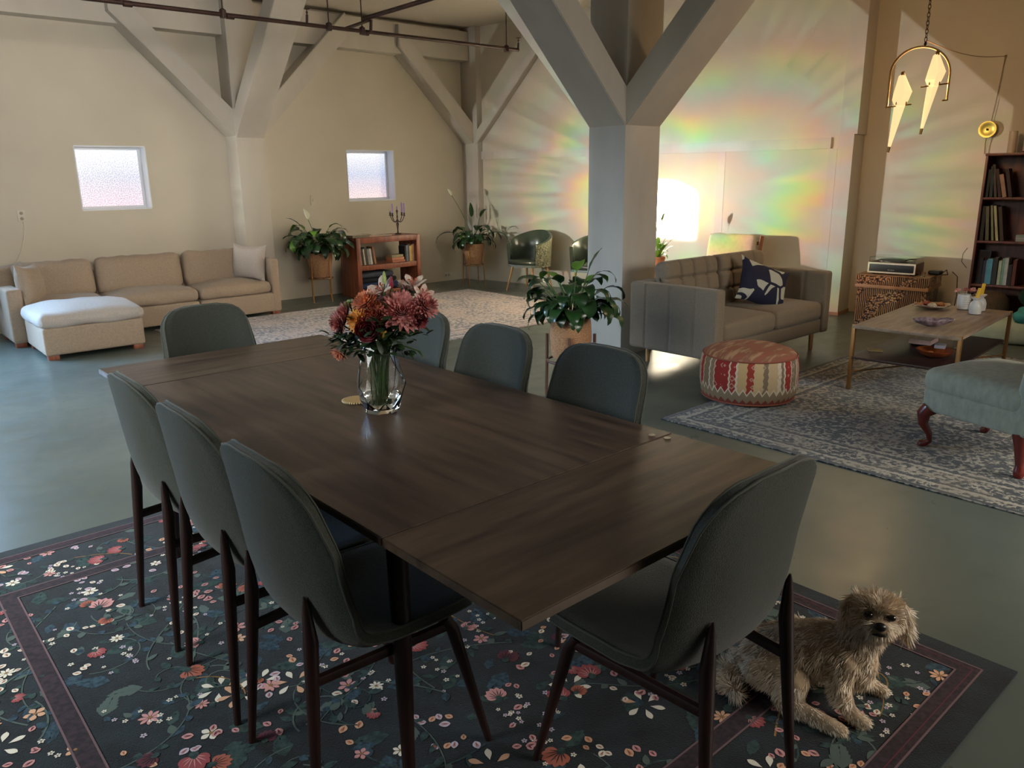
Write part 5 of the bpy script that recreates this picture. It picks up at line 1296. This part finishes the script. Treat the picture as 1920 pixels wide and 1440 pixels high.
sprig('dark greenery behind the peach and yellow blooms', (-.05, .0, .33), 80, .045, .013, 4, .08)
sprig('thin sprig with a few leaves at the right edge', (.145, .0, .285), 16, .03, .009, 5)
sprig('small drooping leaf sprig at the lower right over the table', (.150, -.02, .215), 14, .028, .010, 6, .03)
sprig('leaves pointing up between the white lilies', (.09, .03, .43), 26, .04, .009, 7, .04)

# ------------------------------------------------------------------ coffee table
CTX, CTY, CTR, CTZ = 6.18, 2.238, .08, .484
t = thing('coffee_table', 'two level coffee table with grey wood top and brass legs', 'coffee table', (CTX, CTY, .008), CTR)
GREYW = mat('grey_oak', (158, 140, 122), .4, rgb2=(128, 110, 94), vscale=3, stretch=(1.2, 9, 9), detail=8)
bm = bbox(B(), (-.67, -.35, .452), (.67, .35, .476), .003); obj('top', bm, GREYW, t)
bm = bbox(B(), (-.695, -.33, .235), (.65, .33, .252), .002); obj('lower_shelf', bm, mat('dark_shelf', (62, 44, 42), .35, rgb2=(46, 32, 32), vscale=3, stretch=(1.2, 9, 9)), t)
for sx in (-1, 1):
    for sy in (-1, 1):
        obj('leg', bbox(B(), (sx*.655-.014, sy*.345-.012, 0), (sx*.655+.014, sy*.345+.012, .479), .002), GOLDLEG, t)
    obj('crossbar', bbox(B(), (sx*.655-.008, -.34, .232), (sx*.655+.008, .34, .236), .001), GOLDLEG, t)
bm = B(); tube(bm, [(-.65, .34, .13), (.65, -.34, .13)], .006, 8); tube(bm, [(-.65, -.34, .13), (.65, .34, .13)], .006, 8); obj('stretcher', bm, GOLDLEG, t)
TT = CTZ+.0015
# oyster-like shell dish and decorated plate
def rough_shell(rx, ry, h, seed):
    bm = B(); n, mrow = 36, 7; rings = []
    for j in range(mrow+1):
        f = j/mrow; ring_ = []
        for k in range(n):
            a = 2*PI*k/n; ruf = 1+.13*noise.noise(Vector((math.cos(a)*2.5, math.sin(a)*2.5, seed)))*f+.05*math.sin(a*9+seed)*f
            ring_.append(Vector((rx*f*ruf*math.cos(a), ry*f*ruf*math.sin(a), h*f**2.2*(1+.35*noise.noise(Vector((a*1.3, f*2, seed)))))))
        rings.append(ring_)
    up_ = [[bm.verts.new(p+Vector((0, 0, .008))) for p in r_] for r_ in rings[1:]]; dn = [[bm.verts.new(p*1.02) for p in r_] for r_ in rings[1:]]
    for G in (up_, dn):
        for j in range(mrow-1):
            for k in range(n): bm.faces.new((G[j][k], G[j][(k+1) % n], G[j+1][(k+1) % n], G[j+1][k]))
        bm.faces.new(G[0])
    for k in range(n): bm.faces.new((up_[-1][k], up_[-1][(k+1) % n], dn[-1][(k+1) % n], dn[-1][k]))
    return bm
tag(obj('shell_dish', rough_shell(.135, .07, .045, 3.1), mat('oyster_shell', (150, 132, 140), .5, rgb2=(84, 70, 80), vscale=34, bump=.5, bscale=60), loc=(5.81, 2.12, TT), rot=(0, 0, -.75)), 'long rough lilac grey shell dish at the front of the coffee table', 'shell')
t = thing('shell_plate', 'wavy edged plate carrying small shells at the back of the coffee table', 'plate', (6.57, 2.42, TT), -.6)
obj('dish', rough_shell(.145, .11, .028, 8.4), mat('plate_pearl', (176, 156, 130), .4, rgb2=(120, 92, 70), vscale=22), t)
ro = random.Random(3)
def shelly(lab, x, y, z, r_, c_, cat='shell', name='seashell'):
    b2 = lathe(B(), [(.15*r_, 0), (.8*r_, .25*r_), (r_, .7*r_), (.6*r_, 1.15*r_), (.15*r_, 1.35*r_)], 16, lob=lambda a, zz: 1+.14*math.sin(a*7)); tag(obj(name, b2, mat('shell_tint', c_, .5, var=.3, vscale=60), loc=(x, y, z)), lab, cat, 'small shells on the plate')
for (lab, dx, dy, r_, c_) in (('round dark red shell crowning the plate of shells', .005, .04, .034, (150, 66, 52)), ('small white bowl shaped shell at the front of the plate', -.045, -.02, .032, (214, 196, 166)), ('orange brown spiky shell at the right of the plate', .045, -.05, .030, (186, 116, 66)), ('amber shell at the left of the plate', -.06, .065, .026, (176, 112, 70)), ('tan small shell behind the white one', .04, .0, .024, (196, 150, 106))):
    shelly(lab, 6.57+dx, 2.42+dy, TT+.014, r_, c_)
# jar with dried flowers, two white vases with yellow candles
t = thing('ceramic_jar', 'white ceramic jar with grey scribbled writing holding dried pink flowers', 'jar', (6.72, 2.24, TT))
obj('body', lathe(B(), [(.03, 0), (.046, .004), (.049, .02), (.049, .105), (.043, .118), (.039, .118), (.044, .1), (.044, .02), (.002, .01)], 32), WHITEC, t)
bm = B(); rj = random.Random(6)
for row in range(5):
    z = .095-.017*row; P = []
    for i in range(26):
        a = PI+.15+1.2*i/26; P.append((.0495*math.cos(a), .0495*math.sin(a), z+rj.uniform(-.003, .003)))
    tube(bm, P, .0007, 4)
obj('handwriting', bm, mat('pencil_grey', (120, 116, 112), .8), t)
for i, (dx, dy, dz, c_, lab) in enumerate(((-.02, .05, .155, 'pale', 'pale pink dried flower leaning left out of the white jar'), (.0, .0, .165, 'mauve', 'mauve dried flower in the middle of the white jar'), (.015, -.04, .158, 'mauve', 'purple pink dried flower at the right of the white jar'), (.0, -.055, .172, 'pale', 'small pale dried flower at the far right of the white jar'))):
    t2 = thing('dried_flower', lab, 'flower', (6.72, 2.24, TT), 0, 'dried flowers in the white jar'); bm = B(); mum(bm, Vector((dx, dy, dz-.012)), Vector((dx*4-.3, dy*6, .8)).normalized(), .026, 3, 9, i, .25); obj('bloom', bm, PMAT[c_], t2, angle=80)
    bm = tube(B(), [(dx*.3, dy*.3, .02), (dx*.6, dy*.6, .11), (dx, dy, dz-.01)], .0016, 5); obj('stem', bm, STEMG, t2)
YW = mat('yellow_wax', (236, 186, 36), .45)
for i, (x_, y_, lab, lab2, hh) in enumerate(((6.54, 2.095, 'white bottle shaped candle holder nearest the camera on the coffee table', 'yellow candle leaning in the front white holder', .085), (6.72, 2.125, 'white candle holder behind the other, with a wide cupped rim', 'yellow candle standing straighter in the rear white holder', .10))):
    t = thing('candle_holder', lab, 'candle holder', (x_, y_, TT), 0, 'white candle holders'); pr_ = [(.03, 0), (.040, .004), (.044, .03), (.044, .06), (.034, .09), (.022, .102), (.02, .107), (.04, .125), (.041, .129), (.018, .115), (.002, .112)]
    obj('body', lathe(B(), pr_, 32, lob=lambda a, z: 1+.02*math.sin(a*12)), WHITEC, t)
    tag(obj('candle', lathe(B(), [(.0135, 0), (.0125, hh), (.003, hh+.002)], 16), YW, loc=(x_, y_, TT+.113), rot=(.10, .16-.12*i, 0)), lab2, 'candle', 'yellow candles')
# on the lower shelf
TS_ = .2615
tag(obj('coaster', bbox(B(), (-.05, -.05, 0), (.05, .05, .006), .001), mat('cork', (186, 160, 110), .8, var=.1), loc=(5.77, 2.48, TS_), rot=(0, 0, .5)), 'square tan coaster on the left of the lower shelf', 'coaster')
tag(obj('tray', lathe(B(), [(.02, 0), (.13, .004), (.135, .014), (.13, .014), (.02, .006)], 30, squash=.7), BLACK, loc=(6.26, 2.33, TS_)), 'low black oval tray on the lower shelf', 'tray')
book('pale pink book lying on the black tray of the lower shelf', (6.24, 2.25, TS_+.016), .20, .035, .15, (206, 176, 170), 0, 0, CTR+.02)
t = thing('wooden_bowl', 'wide orange brown wooden bowl on the lower shelf', 'bowl', (5.87, 2.10, TS_))
obj('body', lathe(B(), [(.05, 0), (.10, .02), (.125, .05), (.12, .052), (.09, .026), (.03, .012), (.002, .012)], 36), mat('bowl_wood', (150, 78, 40), .35, rgb2=(104, 48, 26), vscale=14), t)
for i, (dx, dy, c_, lab) in enumerate(((-.045, .02, (206, 196, 178), 'small white pebble in the wooden bowl'), (-.01, .03, (190, 100, 50), 'orange pebble in the wooden bowl'), (-.02, -.02, (120, 52, 34), 'dark red pebble in the wooden bowl'))):
    tag(obj('pebble', rbox(B(), (.02, .016, .009), .008, 3), mat('pebble', c_, .4), loc=(5.87+dx, 2.10+dy, TS_+.026)), lab, 'pebble', 'pebbles in the wooden bowl')
tag(obj('card_box', bbox(B(), (-.05, -.035, -.012), (.05, .035, .012), .003), mat('lilac_box', (150, 146, 156), .5), loc=(5.95, 2.10, TS_+.0645), rot=(.0, .0, .3)), 'small grey lilac box resting on the wooden bowl', 'box')
tag(obj('drinking_glass', lathe(B(), [(.025, 0), (.032, .07), (.03, .07), (.024, .006), (.001, .006)], 20), ACR, loc=(6.24, 2.08, TS_)), 'small clear drinking glass at the right of the lower shelf', 'glass')

# ------------------------------------------------------------------ slipper chair
SLA = math.radians(-17)
t = thing('slipper_chair', 'pale green upholstered slipper chair with dark red carved legs at the right edge', 'chair', (4.775, 1.30, .008), SLA)
MINT = mat('pale_green_linen', (162, 164, 146), .9, var=.09, vscale=30, bump=.35, bscale=200, stretch=(1, 1, .5), sheen=.15)
MAHO = mat('mahogany', (110, 34, 28), .28, var=.25, vscale=9, coat=.3)
obj('base', rbox(B(), (.30, .30, .065), .02, 5, None, T(0, 0, .285)), MINT, t)
obj('seat_cushion', rbox(B(), (.305, .30, .07), .055, 12, crown(.035, 2, .005), T(0, .02, .395)), MINT, t)
obj('backrest', rbox(B(), (.30, .08, .32), .06, 12, lambda p, q: Vector((p.x, p.y-.10*(q.z*.5+.5)**1.5, p.z)), T(0, -.27, .60)), MINT, t)
for s in (-1, 1):
    bm = tube(B(), [(s*.275, .26, .235), (s*.290, .285, .20), (s*.283, .285, .14), (s*.255, .262, .08), (s*.250, .258, .035), (s*.270, .29, .014), (s*.272, .295, 0)], [.045, .038, .027, .018, .015, .024, .020], 14); obj('leg', bm, MAHO, t)
    bm = tube(B(), [(s*.262, -.255, .235), (s*.262, -.265, .16), (s*.262, -.27, .08), (s*.262, -.272, .06), (s*.262, -.274, .045), (s*.262, -.275, .02), (s*.262, -.275, 0)], [.042, .032, .021, .020, .026, .027, .018], 14); obj('leg', bm, MAHO, t)

# ------------------------------------------------------------------ bird pendant
PX, PY, PZ = 6.893, 2.832, 2.516; K_ = .00423
t = thing('bird_pendant', 'brass arch pendant lamp with two glowing folded birds on perches', 'pendant lamp', (PX, PY, PZ), math.atan2(-.659, .752))
def q_(px, py, y=0.0): return Vector(((px-1735)*K_, y, (83-py)*K_*1.02))
bm = B(); P = [q_(1675, 191)]+[q_(1675+(1-math.cos(a))*56.5, 135-math.sin(a)*48) for a in [PI*i/24 for i in range(25)]]+[q_(1788, 180)]
tube(bm, P, .0085, 10); obj('arch_frame', bm, BRASS, t)
bm = tube(B(), [q_(1672, 192), q_(1721, 187)], .006, 8); obj('perch', bm, BRASS, t)
bm = tube(B(), [q_(1735, 157), q_(1788, 151)], .006, 8); obj('perch', bm, BRASS, t)
bm = tube(B(), [q_(1779, 181), q_(1790, 180)], .006, 8); obj('perch_end', bm, BRASS, t)
bm = B()
for k in range(40):
    z = .02+.03*k; a = (k % 2)*PI/2; tube(bm, [(.011*math.cos(h)*math.cos(a), .011*math.cos(h)*math.sin(a), z+.015+.021*math.sin(h)) for h in [2*PI*i/10 for i in range(11)]], .0028, 5, cap=False)
lathe(bm, [(.006, -.01), (.012, 0), (.006, .022)], 10); obj('chain', bm, IRONPIPE, t)
GLOW = mat('glowing_shade', (250, 226, 170), .6, emit=(255, 222, 160), estr=.62)
def bird(hx_, hy_, tx_, ty_, px_, py_):
    """head tip, tail tip and perch grip in local plane"""
    head, tail, grip = q_(hx_, hy_), q_(tx_, ty_), q_(px_, py_)
    bm = B(); sec = [(head, .004, .004), (head+(grip-head)*.12+Vector((-.012, 0, 0)), .028, .022), (head+(grip-head)*.62+Vector((.012, 0, 0)), .072, .045), (grip+Vector((0, 0, .025)), .066, .045), (grip+Vector((0, 0, -.02)), .042, .026)]
    rr = []
    for c_, a_, b2_ in sec: rr.append([bm.verts.new(c_+Vector((x_*a_, y_*b2_, 0))) for x_, y_ in ((-1, 0), (-.15, -1), (1, -.15), (.1, 1))])
    for i in range(4):
        for k in range(4): bm.faces.new((rr[i][k], rr[i][(k+1) % 4], rr[i+1][(k+1) % 4], rr[i+1][k]))
    bm.faces.new(rr[0]); bm.faces.new(rr[-1]); o_ = obj('bird_shade', bm, GLOW, t, False)
    bm = B(); a_ = grip+Vector((0, 0, -.02)); e_ = tail+(a_-tail)*.12
    for (p0, w0, p1, w1) in ((a_, .045, e_, .013),):
        A_ = [bm.verts.new(p0+Vector((x_*w0, y_*.016, 0))) for x_, y_ in ((-1, 0), (0, -1), (1, 0), (0, 1))]; Z_ = [bm.verts.new(p1+Vector((x_*w1, y_*.008, 0))) for x_, y_ in ((-1, 0), (0, -1), (1, 0), (0, 1))]
        for k in range(4): bm.faces.new((A_[k], A_[(k+1) % 4], Z_[(k+1) % 4], Z_[k]))
        bm.faces.new(A_); bm.faces.new(Z_)
    obj('tail', bm, GLOW, o_, False)
    bm = tube(B(), [e_, tail], [.013, .011], 4); obj('tail_tip', bm, BRASS, o_, False)
    bm = tube(B(), [head+Vector((-.012, 0, -.035)), head+Vector((-.008, 0, .0)), head+Vector((.004, 0, .008))], [.018, .014, .003], 6); obj('beak', bm, BRASS, o_, False)
    bm = B()
    for dx in (-.035, .045): tube(bm, [grip+Vector((dx, -.012, .012)), grip+Vector((dx, -.012, -.012))], .005, 6)
    obj('claws', bm, BRASS, o_)
    l = bpy.data.lights.new('bird_bulb', 'POINT'); l.energy = 9; l.color = (1, .62, .30); l.shadow_soft_size = .06; lo = bpy.data.objects.new('bird_bulb', l); C.objects.link(lo); lo.parent = t; lo.location = grip+Vector((.0, .13, .0))
bird(1701, 131, 1686, 273, 1699, 185); bird(1762, 96, 1745, 241, 1758, 151)
bm = B(); W0 = Vector((PX, PY, PZ))+Vector((0, 0, .03)); W1 = Vector((8.905, 2.90, 2.60))
tube(bm, [W0.lerp(W1, i/12)-Vector((0, 0, .05*math.sin(PI*i/12))) for i in range(13)], .0035, 6); tube(bm, [W1, W1+Vector((-.01, .02, -.35)), W1+Vector((-.01, .05, -.68))], .0035, 6); lathe(bm, [(.008, -.01), (.012, 0), (.006, .01)], 8, tuple(W1))
tag(obj('lamp_cord', bm, mat('beige_cord', (150, 122, 92), .6)), 'thin cord swagged from the bird lamp to a hook on the right wall', 'cord')

# ------------------------------------------------------------------ dog
DO = Vector((2.03, .97, .0098)); DROT = math.atan2(-.94, .35)
dog = thing('dog', 'small shaggy cream dog sitting on the floral rug looking at the camera', 'dog', DO, DROT)
bm = B()
def ell(c, r, M3=None, sub=3):
    b2 = B(); bmesh.ops.create_icosphere(b2, subdivisions=sub, radius=1)
    for v in b2.verts:
        p = Vector((v.co.x*r[0], v.co.y*r[1], v.co.z*r[2])); v.co = (M3 @ p if M3 else p)+Vector(c)
    join(bm, b2)
def limb(pts, rads):
    P, R = [], []
    for i in range(len(pts)-1):
        n = 5
        for k in range(n): P.append(Vector(pts[i]).lerp(Vector(pts[i+1]), k/n)); R.append(rads[i]+(rads[i+1]-rads[i])*k/n)
    P.append(Vector(pts[-1])); R.append(rads[-1])
    for p, r in zip(P, R): ell(p, (r, r, r), sub=2)
limb([(-.115, 0, .098), (-.05, 0, .135), (.03, 0, .165), (.10, 0, .185)], [.092, .094, .088, .078])
limb([(.10, 0, .19), (.13, -.005, .235), (.15, -.01, .28)], [.078, .062, .054])
ell((.135, 0, .15), (.055, .06, .085))
Fd = Vector((.16, -.90, .28)).normalized(); Sd = Vector((.985, .17, 0)).normalized(); Ud = Sd.cross(Fd).normalized()
if Ud.z < 0: Ud = -Ud
HC = Vector((.168, -.012, .318)); M3 = Matrix((Sd, Fd, Ud)).transposed()
def hp(s, f, u): return HC+Sd*s+Fd*f+Ud*u
ell(HC, (.066, .062, .058), M3); ell(hp(0, .045, -.022), (.038, .036, .027), M3); ell(hp(0, .035, -.038), (.032, .030, .022), M3)
ell(hp(0, .03, .028), (.05, .035, .03), M3)
for s in (-1, 1):   # drooping ears
    for (a_, f_, u_, r1, r2, r3) in ((.056, -.005, .034, .022, .014, .022), (.074, -.004, .012, .018, .012, .030), (.082, .0, -.018, .016, .011, .032), (.080, .004, -.042, .013, .010, .024)):
        if s < 0 and u_ < -.03: continue
        ell(hp(s*a_, f_, u_), (r1, r2, r3), M3, 2)
limb([(.10, -.05, .17), (.098, -.07, .10), (.125, -.082, .035), (.150, -.088, .022)], [.044, .030, .024, .024]); ell((.160, -.09, .019), (.030, .024, .018))
limb([(.12, .05, .16), (.145, .075, .09), (.165, .085, .035), (.185, .09, .022)], [.040, .029, .023, .022]); ell((.198, .09, .018), (.030, .023, .017))
limb([(-.11, -.055, .09), (-.03, -.095, .085), (-.045, -.115, .035)], [.068, .052, .034]); limb([(-.045, -.12, .03), (.03, -.14, .026), (.085, -.152, .022)], [.030, .025, .022]); ell((.102, -.156, .019), (.032, .024, .018))
limb([(-.11, .055, .09), (-.03, .09, .08), (-.04, .11, .035), (.05, .13, .022)], [.068, .05, .032, .022])
limb([(-.19, -.01, .055), (-.225, -.05, .035), (-.215, -.10, .03), (-.18, -.13, .028)], [.032, .027, .026, .018])
me = bpy.data.meshes.new('body'); bm.to_mesh(me); bm.free()
body = bpy.data.objects.new('body', me); C.objects.link(body)
md = body.modifiers.new('r', 'REMESH'); md.mode = 'VOXEL'; md.voxel_size = .0065; md.use_smooth_shade = True
md = body.modifiers.new('s', 'SMOOTH'); md.iterations = 4; md.factor = .6
bpy.context.view_layer.update()
dg = bpy.context.evaluated_depsgraph_get(); bme = bpy.data.meshes.new_from_object(body.evaluated_get(dg)); body.modifiers.clear(); body.data = bme; bme.shade_smooth()
SKIN = mat('dog_coat', (176, 152, 124), .9, var=.2, vscale=30); bme.materials.clear(); bme.materials.append(SKIN); body.parent = dog
FURM = [mat('fur_cream', (234, 220, 200), .6, sheen=.3), mat('fur_tan', (208, 182, 150), .65, sheen=.3), mat('fur_dark_tan', (150, 120, 92), .7)]  # cream, tan and darker tan coat colours
EYES = [hp(-.029, .060, .010), hp(.029, .060, .010)]; NOSE = hp(0, .085, -.014)
def fur_field():
    fr = random.Random(9); bm = B()
    polys = [(p.center.copy(), p.normal.copy(), p.area) for p in bme.polygons]
    tot = sum(p[2] for p in polys); dens = 30000/tot
    for c_, n_, a_ in polys:
        k = a_*dens; k = int(k)+(1 if fr.random() < k-int(k) else 0)
        for _ in range(k):
            p = c_+Vector((fr.uniform(-1, 1), fr.uniform(-1, 1), fr.uniform(-1, 1)))*.0035
            if min((p-e_).length for e_ in EYES) < .0145 or (p-NOSE).length < .023: continue
            rel_ = p-HC; head = rel_.length < .105 and p.z > .235
            tail = p.x < -.185 or (p.x < -.15 and p.y < -.07 and p.z < .08)
            clump = Vector((noise.noise(c_*38), noise.noise(c_*38+Vector((7, 0, 0))), noise.noise(c_*38+Vector((0, 9, 0)))))
            if head:
                s_, f_, u_ = rel_.dot(Sd), rel_.dot(Fd), rel_.dot(Ud)
                out = (Sd*s_*1.0+Ud*(u_+.006)).normalized() if abs(s_)+abs(u_) > .01 else Ud
                ear = abs(s_) > .058
                if ear: flow = Vector((0, 0, -1))+Sd*.25*math.copysign(1, s_); L = .030
                elif f_ > .045: flow = out*.8+Vector((0, 0, -.55)) + Fd*.1; L = .020 if u_ < -.005 else .012
                else: flow = out*1.0+Fd*.25-Vector((0, 0, .25)); L = .024
                tb = max(0, min(1, (u_-.008)/.04))
                if not ear: flow = flow.normalized()*(1-tb)+(Ud*.55+Sd*s_*12+Fd*.25).normalized()*tb; L = L*(1-tb)+.026*tb
            elif tail: flow = clump*2.2+Vector((-.4, -.3, -.2)); L = .038
            elif p.z < .055: flow = Vector((.5, -.1, -.6)); L = .013
            else: flow = Vector((-.55, 0, -.75)); L = .026
            d = (n_*.40+flow.normalized()*.9+clump*.65+Vector((fr.gauss(0, .12), fr.gauss(0, .12), fr.gauss(0, .12)))).normalized()
            L *= fr.uniform(.7, 1.25); w_ = .0011
            side = d.cross(n_)
            if side.length < 1e-3: side = d.orthogonal()
            side.normalize(); q0 = p-n_*.002; prev = None; dd = d.copy(); g = Vector((0, 0, -.22))+clump*.35
            if p.z > .10 and not head: mi = 0 if fr.random() < .40+.3*clump.x else (1 if fr.random() < .8 else 2)
            else: mi = 0 if fr.random() < .68 else 1
            for j, wj in enumerate((1, .85, .6)):
                row = (bm.verts.new(q0-side*w_*wj), bm.verts.new(q0+side*w_*wj))
                if prev:
                    f = bm.faces.new((prev[0], prev[1], row[1], row[0])); f.material_index = mi
                prev = row; q0 = q0+dd*L/3; dd = (dd+g).normalized()
                if q0.z < .001: q0.z = .001
            tp_ = bm.verts.new(q0); f = bm.faces.new((prev[0], prev[1], tp_)); f.material_index = mi
    return bm
me = bpy.data.meshes.new('fur'); b_ = fur_field(); b_.to_mesh(me); b_.free(); me.shade_smooth()
for m_ in FURM: me.materials.append(m_)
fo_ = bpy.data.objects.new('fur', me); C.objects.link(fo_); fo_.parent = dog; fo_['kind'] = 'stuff'
EYEM = mat('dog_eye', (14, 9, 7), .08, spec=.8); NOSEM = mat('dog_nose', (16, 13, 13), .35)
def part_ell(nm, c_, r_, m_):
    b2 = B(); bmesh.ops.create_icosphere(b2, subdivisions=3, radius=1)
    for v in b2.verts: v.co = M3 @ Vector((v.co.x*r_[0], v.co.y*r_[1], v.co.z*r_[2]))+c_
    obj(nm, b2, m_, dog)
for e_ in EYES: part_ell('eye', e_-Fd*.0005, (.0125, .0085, .0100), EYEM)
part_ell('nose', NOSE-Fd*.004, (.0165, .013, .0125), NOSEM); part_ell('mouth', hp(0, .078, -.037), (.020, .007, .0042), NOSEM)
